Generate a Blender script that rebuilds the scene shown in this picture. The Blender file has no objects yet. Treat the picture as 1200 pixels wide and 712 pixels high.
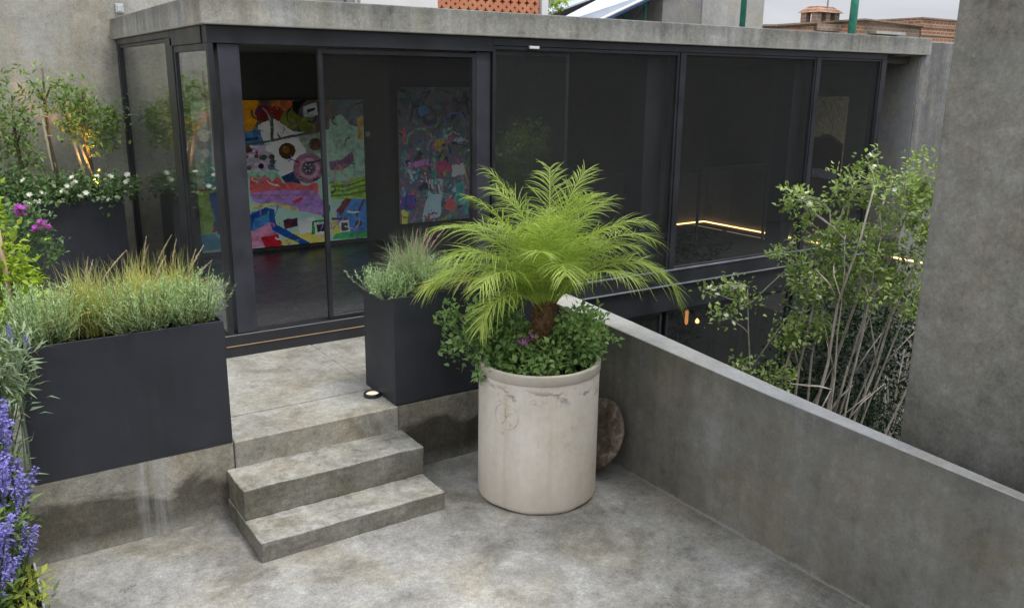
import bpy, bmesh, math, random
import numpy as np
from mathutils import Vector, Matrix

random.seed(7)
rng = np.random.default_rng(11)
scene = bpy.context.scene
COL = scene.collection
R = math.radians
PI = math.pi


# ------------------------------------------------------------------ helpers
def srgb(r, g, b, k=1.0):
    def f(c):
        c /= 255.0
        return (c / 12.92 if c <= 0.04045 else ((c + 0.055) / 1.055) ** 2.4) * k
    return (f(r), f(g), f(b), 1.0)


def tag(o, label=None, cat=None, group=None, kind=None):
    if label: o['label'] = label
    if cat: o['category'] = cat
    if group: o['group'] = group
    if kind: o['kind'] = kind
    return o


def thing(name, label, cat, loc=(0, 0, 0), rz=0.0, group=None):
    o = bpy.data.objects.new(name, None)
    COL.objects.link(o)
    o.location = loc
    o.rotation_euler = (0, 0, rz)
    o.empty_display_size = 0.1
    return tag(o, label, cat, group)


def link(name, me, mat, parent=None):
    o = bpy.data.objects.new(name, me)
    COL.objects.link(o)
    if mat is not None:
        for m in (mat if isinstance(mat, (list, tuple)) else [mat]):
            me.materials.append(m)
    if parent is not None:
        o.parent = parent
    return o


def world_obj(name, me, mat, parent):
    """mesh given in world coordinates under a parent that stands at its own place"""
    if parent is not None:
        me.transform(Matrix.Rotation(-parent.rotation_euler.z, 4, 'Z') @ Matrix.Translation(-Vector(parent.location)))
    return link(name, me, mat, parent)


def bm_mesh(bm, name, smooth=False):
    me = bpy.data.meshes.new(name)
    bmesh.ops.recalc_face_normals(bm, faces=bm.faces[:])
    bm.to_mesh(me)
    bm.free()
    if smooth:
        for p in me.polygons: p.use_smooth = True
    return me


def add_box(bm, a, b, bevel=0.0, seg=1):
    g = bmesh.ops.create_cube(bm, size=1.0)
    vs = g['verts']
    for v in vs:
        v.co = Vector([(a[i] + b[i]) / 2 + v.co[i] * (b[i] - a[i]) for i in range(3)])
    if bevel > 0:
        es = list({e for v in vs for e in v.link_edges})
        bmesh.ops.bevel(bm, geom=es, offset=bevel, segments=seg, profile=0.6, affect='EDGES')


def box(name, a, b, mat, parent=None, bevel=0.0, seg=1):
    bm = bmesh.new()
    add_box(bm, a, b, bevel, seg)
    return world_obj(name, bm_mesh(bm, name), mat, parent)


def boxes(name, L, mat, parent=None, bevel=0.0):
    bm = bmesh.new()
    for a, b in L: add_box(bm, a, b, bevel)
    return world_obj(name, bm_mesh(bm, name), mat, parent)


def add_tube(bm, pts, rad, n=8, cap=True):
    pts = [Vector(p) for p in pts]
    if not hasattr(rad, '__len__'): rad = [rad] * len(pts)
    rings = []
    prev = None
    for i, p in enumerate(pts):
        t = (pts[min(i + 1, len(pts) - 1)] - pts[max(i - 1, 0)])
        if t.length < 1e-9: t = Vector((0, 0, 1))
        t.normalize()
        if prev is None:
            s = t.cross(Vector((0, 0, 1)))
            if s.length < 1e-3: s = t.cross(Vector((1, 0, 0)))
        else:
            s = prev - t * prev.dot(t)
        s.normalize(); prev = s
        q = t.cross(s)
        rings.append([bm.verts.new(p + (s * math.cos(2 * PI * k / n) + q * math.sin(2 * PI * k / n)) * rad[i]) for k in range(n)])
    for a, b in zip(rings, rings[1:]):
        for k in range(n):
            bm.faces.new((a[k], a[(k + 1) % n], b[(k + 1) % n], b[k]))
    if cap:
        bm.faces.new(rings[0]); bm.faces.new(rings[-1])


def add_lathe(bm, prof, n=48, c=(0, 0, 0)):
    rings = []
    for r_, z in prof:
        if r_ < 1e-6:
            rings.append([bm.verts.new((c[0], c[1], c[2] + z))])
        else:
            rings.append([bm.verts.new((c[0] + r_ * math.cos(2 * PI * k / n), c[1] + r_ * math.sin(2 * PI * k / n), c[2] + z)) for k in range(n)])
    for a, b in zip(rings, rings[1:]):
        for k in range(n):
            k2 = (k + 1) % n
            if len(a) == 1 and len(b) == 1: continue
            if len(a) == 1: bm.faces.new((a[0], b[k2], b[k]))
            elif len(b) == 1: bm.faces.new((a[k], a[k2], b[0]))
            else: bm.faces.new((a[k], a[k2], b[k2], b[k]))


def np_mesh(name, V, F, tone=None):
    V = np.asarray(V, np.float32).reshape(-1, 3)
    F = np.asarray(F, np.int32)
    nf, k = F.shape
    me = bpy.data.meshes.new(name)
    me.vertices.add(len(V)); me.vertices.foreach_set('co', V.ravel())
    me.loops.add(nf * k); me.loops.foreach_set('vertex_index', F.ravel())
    me.polygons.add(nf)
    me.polygons.foreach_set('loop_start', np.arange(nf, dtype=np.int32) * k)
    me.update(calc_edges=True)
    if tone is not None:
        at = me.attributes.new('tone', 'FLOAT', 'FACE')
        at.data.foreach_set('value', np.asarray(tone, np.float32))
    return me


def unit(a):
    a = np.asarray(a, float)
    return a / np.maximum(np.linalg.norm(a, axis=-1, keepdims=True), 1e-9)


def leaves(name, P, D, L, W, tone, fold=0.3, droop=0.15, N=None):
    """n folded leaf blades: 5 points each, four triangles folded along the midrib"""
    P = np.asarray(P, float); n = len(P)
    D = unit(D)
    L = np.broadcast_to(np.asarray(L, float), (n,))[:, None]
    W = np.broadcast_to(np.asarray(W, float), (n,))[:, None]
    if N is None:
        N = np.array([0, 0, 1.0]) + rng.normal(0, .55, (n, 3))
    S = unit(np.cross(D, N))
    N = np.cross(S, D)
    m = P + D * L * .45 - N * W * fold * .5
    l = P + D * L * .42 + S * W * .5 + N * W * fold * .5
    r_ = P + D * L * .42 - S * W * .5 + N * W * fold * .5
    t = P + D * L - N * L * droop
    V = np.stack([P, l, m, r_, t], 1).reshape(-1, 3)
    b = np.arange(n)[:, None] * 5
    F = np.concatenate([b + np.array([[0, 2, 1]]), b + np.array([[1, 2, 4]]), b + np.array([[0, 3, 2]]), b + np.array([[2, 3, 4]])], 0)
    return np_mesh(name, V, F, np.tile(np.asarray(tone, float), 4))


def strips(paths, W, S):
    """n ribbons along paths (n,k,3), half widths W (n,k), side vectors S (n,k,3) -> V, F, owner index"""
    n, k, _ = paths.shape
    a = paths + S * W[..., None]; c = paths - S * W[..., None]
    V = np.stack([a, c], 2).reshape(-1, 3)
    b = (np.arange(n)[:, None] * k + np.arange(k - 1)[None, :]).reshape(-1, 1) * 2
    F = b + np.array([[0, 1, 3, 2]])
    own = np.repeat(np.arange(n), k - 1)
    return V, F, own


def merge_np(parts):
    Vs, Fs, Ts, o = [], [], [], 0
    for V, F, T in parts:
        Vs.append(V); Fs.append(F + o); Ts.append(T); o += len(V)
    return np.concatenate(Vs), np.concatenate(Fs), np.concatenate(Ts)


# ------------------------------------------------------------------ materials
def new_mat(name):
    m = bpy.data.materials.new(name)
    m.use_nodes = True
    nt = m.node_tree
    nt.nodes.clear()
    out = nt.nodes.new('ShaderNodeOutputMaterial')
    return m, nt, out


def nd(nt, t, **kw):
    n = nt.nodes.new(t)
    for k, v in kw.items():
        if k in n.inputs.keys(): n.inputs[k].default_value = v
        else: setattr(n, k, v)
    return n


def ramp(nt, fac, stops, interp='LINEAR'):
    n = nt.nodes.new('ShaderNodeValToRGB')
    cr = n.color_ramp
    cr.interpolation = interp
    while len(cr.elements) < len(stops): cr.elements.new(0.5)
    for e, (p, c) in zip(cr.elements, stops):
        e.position = p; e.color = c
    nt.links.new(fac, n.inputs['Fac'])
    return n.outputs['Color']


def mathn(nt, op, a, b=None, clamp=False):
    n = nt.nodes.new('ShaderNodeMath'); n.operation = op; n.use_clamp = clamp
    for i, x in enumerate((a, b)):
        if x is None: continue
        if isinstance(x, (int, float)): n.inputs[i].default_value = x
        else: nt.links.new(x, n.inputs[i])
    return n.outputs[0]


def mixc(nt, fac, a, b, mode='MIX'):
    n = nt.nodes.new('ShaderNodeMix'); n.data_type = 'RGBA'; n.blend_type = mode
    if isinstance(fac, (int, float)): n.inputs[0].default_value = fac
    else: nt.links.new(fac, n.inputs[0])
    for i, x in ((6, a), (7, b)):
        if isinstance(x, tuple): n.inputs[i].default_value = x
        else: nt.links.new(x, n.inputs[i])
    return n.outputs[2]


def noise(nt, vec, scale, detail=6, rough=.6, dist=0.0):
    n = nd(nt, 'ShaderNodeTexNoise', Scale=scale, Detail=detail, Roughness=rough, Distortion=dist)
    nt.links.new(vec, n.inputs['Vector'])
    return n.outputs['Fac']


def mapping(nt, vec, scale=(1, 1, 1), loc=(0, 0, 0)):
    n = nt.nodes.new('ShaderNodeMapping')
    n.inputs['Scale'].default_value = scale; n.inputs['Location'].default_value = loc
    nt.links.new(vec, n.inputs['Vector'])
    return n.outputs[0]


def principled(nt, out, base, rough=.6, metal=0.0, spec=.5, bump=None, bump_d=.01, bump_s=.3):
    p = nt.nodes.new('ShaderNodeBsdfPrincipled')
    if isinstance(base, tuple): p.inputs['Base Color'].default_value = base
    else: nt.links.new(base, p.inputs['Base Color'])
    if isinstance(rough, (int, float)): p.inputs['Roughness'].default_value = rough
    else: nt.links.new(rough, p.inputs['Roughness'])
    p.inputs['Metallic'].default_value = metal
    p.inputs['Specular IOR Level'].default_value = spec
    if bump is not None:
        b = nd(nt, 'ShaderNodeBump', Strength=bump_s, Distance=bump_d)
        nt.links.new(bump, b.inputs['Height'])
        nt.links.new(b.outputs[0], p.inputs['Normal'])
    nt.links.new(p.outputs[0], out.inputs[0])
    return p


def g4(v, t=(1, 1, 1)):
    return (v * t[0], v * t[1], v * t[2], 1)


def concrete(name, dark, mid, light, tint=(1, .985, .93), scale=1.0, streak=0.0, seed=0.0, rough=(.5, .8), extra=None, blot=.5, contrast=1.0, grain=1.0):
    m, nt, out = new_mat(name)
    pos = nd(nt, 'ShaderNodeNewGeometry').outputs['Position']
    v = mapping(nt, pos, (scale,) * 3, (seed, seed * .7, seed * .3))
    n1 = noise(nt, v, .9, 7, .6, .8)
    n2 = noise(nt, v, 3.2, 8, .65, .5)
    n3 = noise(nt, v, 14, 8, .72, .2)
    n4 = noise(nt, v, 95, 4, .75)
    n5 = noise(nt, v, 38, 6, .75, .6)
    f = mathn(nt, 'ADD', mathn(nt, 'MULTIPLY', n1, blot), mathn(nt, 'MULTIPLY', n2, .85 - blot))
    f = mathn(nt, 'ADD', f, mathn(nt, 'MULTIPLY', n3, .40))
    f = mathn(nt, 'ADD', f, mathn(nt, 'MULTIPLY', n5, .40 * grain))
    f = mathn(nt, 'ADD', f, mathn(nt, 'MULTIPLY', n4, .46 * grain))
    if streak:
        vs = mapping(nt, pos, (3.5 * scale, 3.5 * scale, .22), (seed, 3, 1))
        s = noise(nt, vs, 1.6, 6, .65, .3)
        f = mathn(nt, 'ADD', f, mathn(nt, 'MULTIPLY', mathn(nt, 'SUBTRACT', s, .5), streak))
    f = mathn(nt, 'ADD', mathn(nt, 'MULTIPLY', mathn(nt, 'SUBTRACT', f, .625 + .43 * grain), 1.75 * contrast), .5)
    c = ramp(nt, f, [(.18, g4(dark, tint)), (.40, g4((dark + mid * 2) / 3, tint)), (.54, g4(mid, tint)), (.84, g4(light, (1, 1, .985)))])
    w = noise(nt, mapping(nt, pos, (1, 1, 1), (seed + 9, 2, 5)), 1.7, 5, .6, .5)
    wf = ramp(nt, w, [(.45, (0, 0, 0, 1)), (.68, (1, 1, 1, 1))])
    c = mixc(nt, mathn(nt, 'MULTIPLY', wf, .5), c, (1.12, 1.0, .74, 1), 'MULTIPLY')
    # trowel flecks and pits
    sp = nd(nt, 'ShaderNodeTexVoronoi', Scale=26.0); nt.links.new(v, sp.inputs['Vector'])
    pit = ramp(nt, sp.outputs['Distance'], [(.03, (1, 1, 1, 1)), (.07, (0, 0, 0, 1))])
    c = mixc(nt, mathn(nt, 'MULTIPLY', pit, .35), c, g4(dark * .8))
    # hairline crazing, only here and there
    vc = nd(nt, 'ShaderNodeTexVoronoi', Scale=1.5); vc.feature = 'DISTANCE_TO_EDGE'
    vd = nt.nodes.new('ShaderNodeVectorMath'); vd.operation = 'ADD'
    nz = nd(nt, 'ShaderNodeTexNoise', Scale=3.0, Detail=6.0); nt.links.new(v, nz.inputs['Vector'])
    vs_ = nt.nodes.new('ShaderNodeVectorMath'); vs_.operation = 'SCALE'; vs_.inputs['Scale'].default_value = 1.3
    nt.links.new(nz.outputs['Color'], vs_.inputs[0]); nt.links.new(v, vd.inputs[0]); nt.links.new(vs_.outputs[0], vd.inputs[1])
    nt.links.new(vd.outputs[0], vc.inputs['Vector'])
    crk = mathn(nt, 'SUBTRACT', 1.0, band(nt, vc.outputs['Distance'], .002, .007))
    crk = mathn(nt, 'MULTIPLY', crk, band(nt, n1, .5, .62))
    c = mixc(nt, mathn(nt, 'MULTIPLY', crk, .32), c, g4(dark * .8))
    if extra: c = extra(nt, pos, c)
    rr = ramp(nt, n2, [(.3, (rough[0],) * 3 + (1,)), (.7, (rough[1],) * 3 + (1,))])
    h = mathn(nt, 'ADD', mathn(nt, 'MULTIPLY', n2, .6), mathn(nt, 'ADD', mathn(nt, 'MULTIPLY', n3, .3), mathn(nt, 'MULTIPLY', n4, .12)))
    principled(nt, out, c, rr, spec=.35, bump=h, bump_d=.02, bump_s=.4)
    return m


def band(nt, x, a, b):
    """0 below a, 1 above b"""
    n = nd(nt, 'ShaderNodeMapRange'); n.inputs[1].default_value = a; n.inputs[2].default_value = b
    nt.links.new(x, n.inputs[0])
    return n.outputs[0]


def sep(nt, pos):
    s = nt.nodes.new('ShaderNodeSeparateXYZ'); nt.links.new(pos, s.inputs[0])
    return s.outputs


def retain_extra(nt, pos, c):
    x, y, z = sep(nt, pos)
    n = noise(nt, mapping(nt, pos, (1, 1, 1.6), (4, 4, 4)), 2.2, 6, .6, .6)
    zz = mathn(nt, 'ADD', z, mathn(nt, 'MULTIPLY', mathn(nt, 'SUBTRACT', n, .5), .55))
    up = band(nt, zz, .24, .31)
    low = mathn(nt, 'SUBTRACT', 1.0, band(nt, z, .015, .10))
    keep = mathn(nt, 'MAXIMUM', up, mathn(nt, 'MULTIPLY', low, .7))
    c = mixc(nt, keep, mixc(nt, 1.0, c, (.42, .40, .36, 1), 'MULTIPLY'), mixc(nt, 1.0, c, (1.18, 1.16, 1.08, 1), 'MULTIPLY'))
    # whitish lime run under the black box
    nx = noise(nt, mapping(nt, pos, (16, 16, .8)), 1.0, 5, .7, .4)
    dx = mathn(nt, 'ABSOLUTE', mathn(nt, 'SUBTRACT', x, .80))
    mk = mathn(nt, 'SUBTRACT', 1.0, band(nt, mathn(nt, 'ADD', dx, mathn(nt, 'MULTIPLY', mathn(nt, 'SUBTRACT', n, .5), .22)), .05, .11))
    mk = mathn(nt, 'MULTIPLY', mk, band(nt, nx, .40, .62))
    return mixc(nt, mathn(nt, 'MULTIPLY', mk, .5), c, (.46, .47, .49, 1))


def fascia_extra(nt, pos, c):
    x, y, z = sep(nt, pos)
    n = noise(nt, mapping(nt, pos, (9, 9, 1.2)), 1.0, 5, .65)
    zz = mathn(nt, 'ADD', z, mathn(nt, 'MULTIPLY', mathn(nt, 'SUBTRACT', n, .5), .12))
    up = band(nt, zz, 3.03, 3.12)
    c = mixc(nt, mathn(nt, 'MULTIPLY', up, .7), c, mixc(nt, 1.0, c, (.62, .64, .66, 1), 'MULTIPLY'))
    lip = mathn(nt, 'SUBTRACT', 1.0, band(nt, z, 2.972, 2.985))
    return mixc(nt, mathn(nt, 'MULTIPLY', lip, .45), c, (.36, .35, .32, 1))


def salt_extra(nt, pos, c):
    x, y, z = sep(nt, pos)
    c = fascia_extra(nt, pos, c)
    n = noise(nt, mapping(nt, pos, (1, 1, 2.2)), 13, 7, .75, .8)
    n0 = noise(nt, pos, 1.4, 3, .5)
    k = mathn(nt, 'MULTIPLY', band(nt, n, .56, .66), band(nt, n0, .5, .62))
    c = mixc(nt, mathn(nt, 'MULTIPLY', k, .5), c, (.42, .42, .42, 1))
    g = noise(nt, mapping(nt, pos, (6, 6, .7)), 1.0, 4, .6)
    return mixc(nt, mathn(nt, 'MULTIPLY', band(nt, g, .55, .75), .25), c, (.33, .32, .20, 1))


def floor_extra(nt, pos, c):
    """light dry cement with darker damp patches, grime painted as contact shade where the slab meets the walls"""
    x, y, z = sep(nt, pos)
    n = noise(nt, mapping(nt, pos, (1, 1, 1), (2.3, .4, 0)), 1.35, 7, .62, 1.3)
    d = mathn(nt, 'MULTIPLY', mathn(nt, 'SUBTRACT', 1.0, band(nt, n, .36, .52)), .62)
    c = mixc(nt, d, c, mixc(nt, 1.0, c, (.42, .40, .34, 1), 'MULTIPLY'))
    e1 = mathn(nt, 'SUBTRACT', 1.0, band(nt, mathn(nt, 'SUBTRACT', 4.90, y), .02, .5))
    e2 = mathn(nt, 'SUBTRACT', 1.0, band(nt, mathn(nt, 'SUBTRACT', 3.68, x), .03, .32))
    e = mathn(nt, 'MULTIPLY', mathn(nt, 'MAXIMUM', mathn(nt, 'MULTIPLY', e1, .9), e2), mathn(nt, 'ADD', .35, n))  # contact shade painted as grime along the feet of back wall and parapet
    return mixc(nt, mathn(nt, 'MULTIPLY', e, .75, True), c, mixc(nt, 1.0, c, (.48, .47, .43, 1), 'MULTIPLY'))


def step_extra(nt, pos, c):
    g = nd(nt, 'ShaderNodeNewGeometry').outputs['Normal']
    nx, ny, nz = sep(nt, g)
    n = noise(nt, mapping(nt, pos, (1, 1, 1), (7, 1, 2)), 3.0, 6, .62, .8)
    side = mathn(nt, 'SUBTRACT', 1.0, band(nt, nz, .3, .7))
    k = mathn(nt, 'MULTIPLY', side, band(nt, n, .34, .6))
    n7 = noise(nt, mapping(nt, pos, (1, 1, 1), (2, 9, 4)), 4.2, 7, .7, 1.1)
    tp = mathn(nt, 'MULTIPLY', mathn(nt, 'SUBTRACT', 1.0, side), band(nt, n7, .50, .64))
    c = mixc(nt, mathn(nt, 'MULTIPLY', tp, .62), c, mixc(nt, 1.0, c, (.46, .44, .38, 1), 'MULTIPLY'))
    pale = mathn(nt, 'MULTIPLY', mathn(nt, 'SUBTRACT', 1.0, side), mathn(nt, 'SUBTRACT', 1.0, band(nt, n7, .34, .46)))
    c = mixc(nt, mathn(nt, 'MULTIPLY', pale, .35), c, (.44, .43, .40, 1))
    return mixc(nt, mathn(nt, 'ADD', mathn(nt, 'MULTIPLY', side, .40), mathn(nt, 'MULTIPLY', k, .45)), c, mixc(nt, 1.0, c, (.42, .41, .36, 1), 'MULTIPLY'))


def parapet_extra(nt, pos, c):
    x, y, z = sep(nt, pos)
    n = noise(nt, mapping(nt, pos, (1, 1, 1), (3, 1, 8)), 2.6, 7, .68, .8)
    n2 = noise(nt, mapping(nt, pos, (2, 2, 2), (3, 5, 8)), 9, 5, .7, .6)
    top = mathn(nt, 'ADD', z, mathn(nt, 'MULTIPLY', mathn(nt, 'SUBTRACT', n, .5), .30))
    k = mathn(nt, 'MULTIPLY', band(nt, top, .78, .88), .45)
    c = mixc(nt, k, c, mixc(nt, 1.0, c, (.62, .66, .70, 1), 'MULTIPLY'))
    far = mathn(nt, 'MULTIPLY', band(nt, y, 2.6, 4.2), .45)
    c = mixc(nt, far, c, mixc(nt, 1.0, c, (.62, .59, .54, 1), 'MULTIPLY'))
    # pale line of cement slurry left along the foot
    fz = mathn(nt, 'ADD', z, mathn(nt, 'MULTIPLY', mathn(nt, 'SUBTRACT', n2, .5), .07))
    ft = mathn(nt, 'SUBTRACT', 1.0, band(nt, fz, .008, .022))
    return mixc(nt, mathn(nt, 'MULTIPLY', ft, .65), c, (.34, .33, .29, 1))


def landing_extra(nt, pos, c):
    n7 = noise(nt, mapping(nt, pos, (1.4, 1, 1), (8, 3, 4)), 1.9, 8, .7, 1.0)
    c = mixc(nt, mathn(nt, 'MULTIPLY', band(nt, n7, .50, .62), .55), c, mixc(nt, 1.0, c, (.50, .48, .44, 1), 'MULTIPLY'))
    return mixc(nt, mathn(nt, 'MULTIPLY', mathn(nt, 'SUBTRACT', 1.0, band(nt, n7, .30, .44)), .30), c, (.46, .45, .42, 1))


def tower_extra(nt, pos, c):
    x, y, z = sep(nt, pos)
    n = noise(nt, mapping(nt, pos, (1, 1, 1.6), (6, 2, 1)), 1.5, 8, .68, 1.0)
    zz = mathn(nt, 'ADD', z, mathn(nt, 'MULTIPLY', mathn(nt, 'SUBTRACT', n, .5), 1.1))
    low = mathn(nt, 'SUBTRACT', 1.0, band(nt, zz, 1.05, 1.60))
    return mixc(nt, mathn(nt, 'MULTIPLY', low, .75), c, mixc(nt, 1.0, c, (.45, .45, .45, 1), 'MULTIPLY'))


M = {}
M['patio'] = concrete('patio_cement', .13, .31, .50, tint=(1, .985, .93), scale=1.0, seed=1.3, rough=(.45, .75), extra=floor_extra, blot=.45)
M['landing'] = concrete('landing_cement', .14, .30, .46, tint=(1, .97, .85), scale=1.15, seed=4.1, extra=landing_extra, blot=.4)
M['steps'] = concrete('step_cement', .11, .28, .46, tint=(1, .975, .87), scale=1.5, seed=6.0, extra=step_extra, blot=.4)
M['retain'] = concrete('retaining_cement', .12, .23, .36, tint=(1, .98, .90), scale=1.2, seed=2.2, streak=.25, extra=retain_extra, contrast=1.2)
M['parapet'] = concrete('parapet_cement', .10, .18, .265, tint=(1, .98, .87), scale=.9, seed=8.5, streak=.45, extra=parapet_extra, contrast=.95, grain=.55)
M['cap'] = concrete('parapet_cap_cement', .26, .36, .47, tint=(1, 1, .99), scale=1.3, seed=3.5)
M['tower'] = concrete('tower_cement', .13, .235, .33, tint=(1, .985, .88), scale=.75, seed=5.7, streak=.25, extra=tower_extra, contrast=1.3, grain=.7)
M['fascia'] = concrete('fascia_cement', .15, .31, .46, tint=(1, .99, .91), scale=1.6, seed=9.9, streak=.5, extra=salt_extra)
M['yard_wall'] = concrete('yard_wall_cement', .22, .37, .47, tint=(1, .97, .86), scale=.6, seed=12.3, streak=.35)
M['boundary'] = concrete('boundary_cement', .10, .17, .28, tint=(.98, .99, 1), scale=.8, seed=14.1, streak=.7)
M['boundary_lit'] = concrete('boundary_painted_light_cement', .30, .44, .52, tint=(.98, .99, 1), scale=.8, seed=15.1, streak=.3)  # boundary cement brightened: daylight on the side face is painted in
M['interior'] = concrete('interior_plaster', .075, .095, .12, tint=(1, 1, .98), scale=.5, seed=20.0)
M['int_floor'] = concrete('polished_floor', .035, .06, .10, tint=(.95, 1, 1.06), scale=1.4, seed=22.0, rough=(.12, .35))
M['dark_floor'] = concrete('dark_floor', .005, .007, .010, tint=(1, 1, 1), scale=1.0, seed=24.0, rough=(.6, .85))
M['block'] = concrete('far_cement', .28, .40, .50, tint=(1, .99, .95), scale=.5, seed=31.0, streak=.4)
M['render_grey'] = concrete('far_grey_render', .18, .26, .33, tint=(1, .98, .96), scale=.4, seed=33.0)
M['sky_blocker'] = concrete('sky_blocker_render', .07, .10, .13, tint=(1, .98, .94), scale=.4, seed=39.0)  # for the block added behind the camera against sky reflections
M['lower_wall'] = concrete('lower_wall_cement', .02, .032, .045, tint=(1, 1, 1), scale=.7, seed=35.0)
M['ground'] = concrete('street_ground', .08, .12, .18, scale=.2, seed=37.0)


def metal_paint(name, col, rough=.42, spec=.4, var=.25, dust=.0):
    m, nt, out = new_mat(name)
    pos = nd(nt, 'ShaderNodeNewGeometry').outputs['Position']
    n = noise(nt, pos, 3.0, 5, .6)
    n2 = noise(nt, pos, 60.0, 3, .6)
    c = mixc(nt, ramp(nt, n, [(.35, (0, 0, 0, 1)), (.7, (1, 1, 1, 1))]), tuple(list(x * (1 - var) for x in col[:3]) + [1]), tuple(list(x * (1 + var) for x in col[:3]) + [1]))
    if dust:
        v = noise(nt, mapping(nt, pos, (14, 14, .8)), 1, 4, .6)
        c = mixc(nt, mathn(nt, 'MULTIPLY', band(nt, v, .55, .8), dust), c, (.10, .105, .11, 1))
    rr = ramp(nt, n, [(.3, (rough * .8,) * 3 + (1,)), (.7, (min(rough * 1.3, 1),) * 3 + (1,))])
    principled(nt, out, c, rr, spec=spec, bump=n2, bump_d=.002, bump_s=.15)
    return m


M['black'] = metal_paint('black_steel', (.024, .025, .030, 1), .40, .5)
M['post'] = metal_paint('dark_post_steel', (.042, .044, .057, 1), .45, .4)
M['planter'] = metal_paint('charcoal_planter_steel', (.030, .033, .042, 1), .5, .35, .18, dust=.10)
M['track'] = metal_paint('worn_track_metal', (.16, .17, .19, 1), .4, .5)
M['green_steel'] = metal_paint('green_painted_steel', (.04, .25, .17, 1), .5, .4)
M['white'] = metal_paint('white_paint', (.78, .78, .77, 1), .5, .4, .04)
M['blue'] = metal_paint('blue_paint', (.08, .16, .38, 1), .5, .4)
M['pale_sheet'] = metal_paint('pale_blue_sheet', (.52, .58, .68, 1), .45, .4, .06)
M['grey_steel'] = metal_paint('galvanised_steel', (.35, .37, .38, 1), .45, .5)
M['edging'] = metal_paint('steel_edging', (.45, .46, .48, 1), .45, .5)
M['grey_plastic'] = metal_paint('grey_plastic', (.5, .52, .53, 1), .5, .4)


def soil_mat():
    m, nt, out = new_mat('soil')
    pos = nd(nt, 'ShaderNodeNewGeometry').outputs['Position']
    n = noise(nt, pos, 40, 6, .7)
    c = ramp(nt, n, [(.3, (.008, .006, .004, 1)), (.6, (.030, .022, .016, 1)), (.8, (.07, .055, .042, 1))])
    principled(nt, out, c, .95, spec=.1, bump=n, bump_d=.03, bump_s=.9)
    return m
M['soil'] = soil_mat()


def glass(name, tint=(.86, .88, .88, 1), f0=.04, haze=0.0):
    m, nt, out = new_mat(name)
    tr = nd(nt, 'ShaderNodeBsdfTransparent', Color=tint)
    gl = nd(nt, 'ShaderNodeBsdfGlossy', Roughness=0.0, Color=(.95, .97, .97, 1))
    ge = nt.nodes.new('ShaderNodeNewGeometry')
    dt = nt.nodes.new('ShaderNodeVectorMath'); dt.operation = 'DOT_PRODUCT'
    nt.links.new(ge.outputs['Incoming'], dt.inputs[0]); nt.links.new(ge.outputs['Normal'], dt.inputs[1])
    fr = mathn(nt, 'POWER', mathn(nt, 'SUBTRACT', 1.0, mathn(nt, 'ABSOLUTE', dt.outputs['Value']), True), 5.0)
    fr = mathn(nt, 'ADD', mathn(nt, 'MULTIPLY', fr, 1.0 - f0), f0)      # Schlick, the same from both sides
    mx = nt.nodes.new('ShaderNodeMixShader')
    nt.links.new(fr, mx.inputs[0]); nt.links.new(tr.outputs[0], mx.inputs[1]); nt.links.new(gl.outputs[0], mx.inputs[2])
    res = mx.outputs[0]
    if haze:
        df = nd(nt, 'ShaderNodeBsdfDiffuse', Color=(.5, .52, .5, 1))
        pos = nd(nt, 'ShaderNodeNewGeometry').outputs['Position']
        n = noise(nt, mapping(nt, pos, (2, 2, .8)), 2.0, 5, .65)
        m2 = nt.nodes.new('ShaderNodeMixShader')
        nt.links.new(mathn(nt, 'MULTIPLY', mathn(nt, 'ADD', mathn(nt, 'MULTIPLY', n, .5), .5), haze), m2.inputs[0])
        nt.links.new(res, m2.inputs[1]); nt.links.new(df.outputs[0], m2.inputs[2])
        res = m2.outputs[0]
    nt.links.new(res, out.inputs[0])
    return m
M['glass'] = glass('window_glass', (1.0, 1.0, 1.0, 1), .02, .012)
M['glass_tint'] = glass('tinted_window_glass', (.88, .90, .91, 1), .05, .020)
M['side_glass'] = glass('side_window_glass', (.94, .95, .94, 1), .16, .02)


def emit(name, col, strength):
    m, nt, out = new_mat(name)
    pos = nd(nt, 'ShaderNodeNewGeometry').outputs['Position']
    n = noise(nt, pos, 8.0, 2, .5)
    e = nd(nt, 'ShaderNodeEmission', Color=col)
    nt.links.new(mathn(nt, 'MULTIPLY', mathn(nt, 'ADD', mathn(nt, 'MULTIPLY', n, .5), .75), strength), e.inputs['Strength'])
    nt.links.new(e.outputs[0], out.inputs[0])
    return m
M['led'] = emit('warm_led', (1.0, .60, .24, 1), 4.2)
M['led_dim'] = emit('threshold_led_and_reflection', (1.0, .70, .42, 1), .42)
M['lamp_disc'] = emit('lamp_disc', (1.0, .86, .66, 1), 1.1)
M['bulb'] = emit('filament_bulb', (1.0, .62, .25, 1), 2.6)
M['bulb_amber'] = emit('amber_tube_bulb', (1.0, .36, .12, 1), .8)


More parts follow.
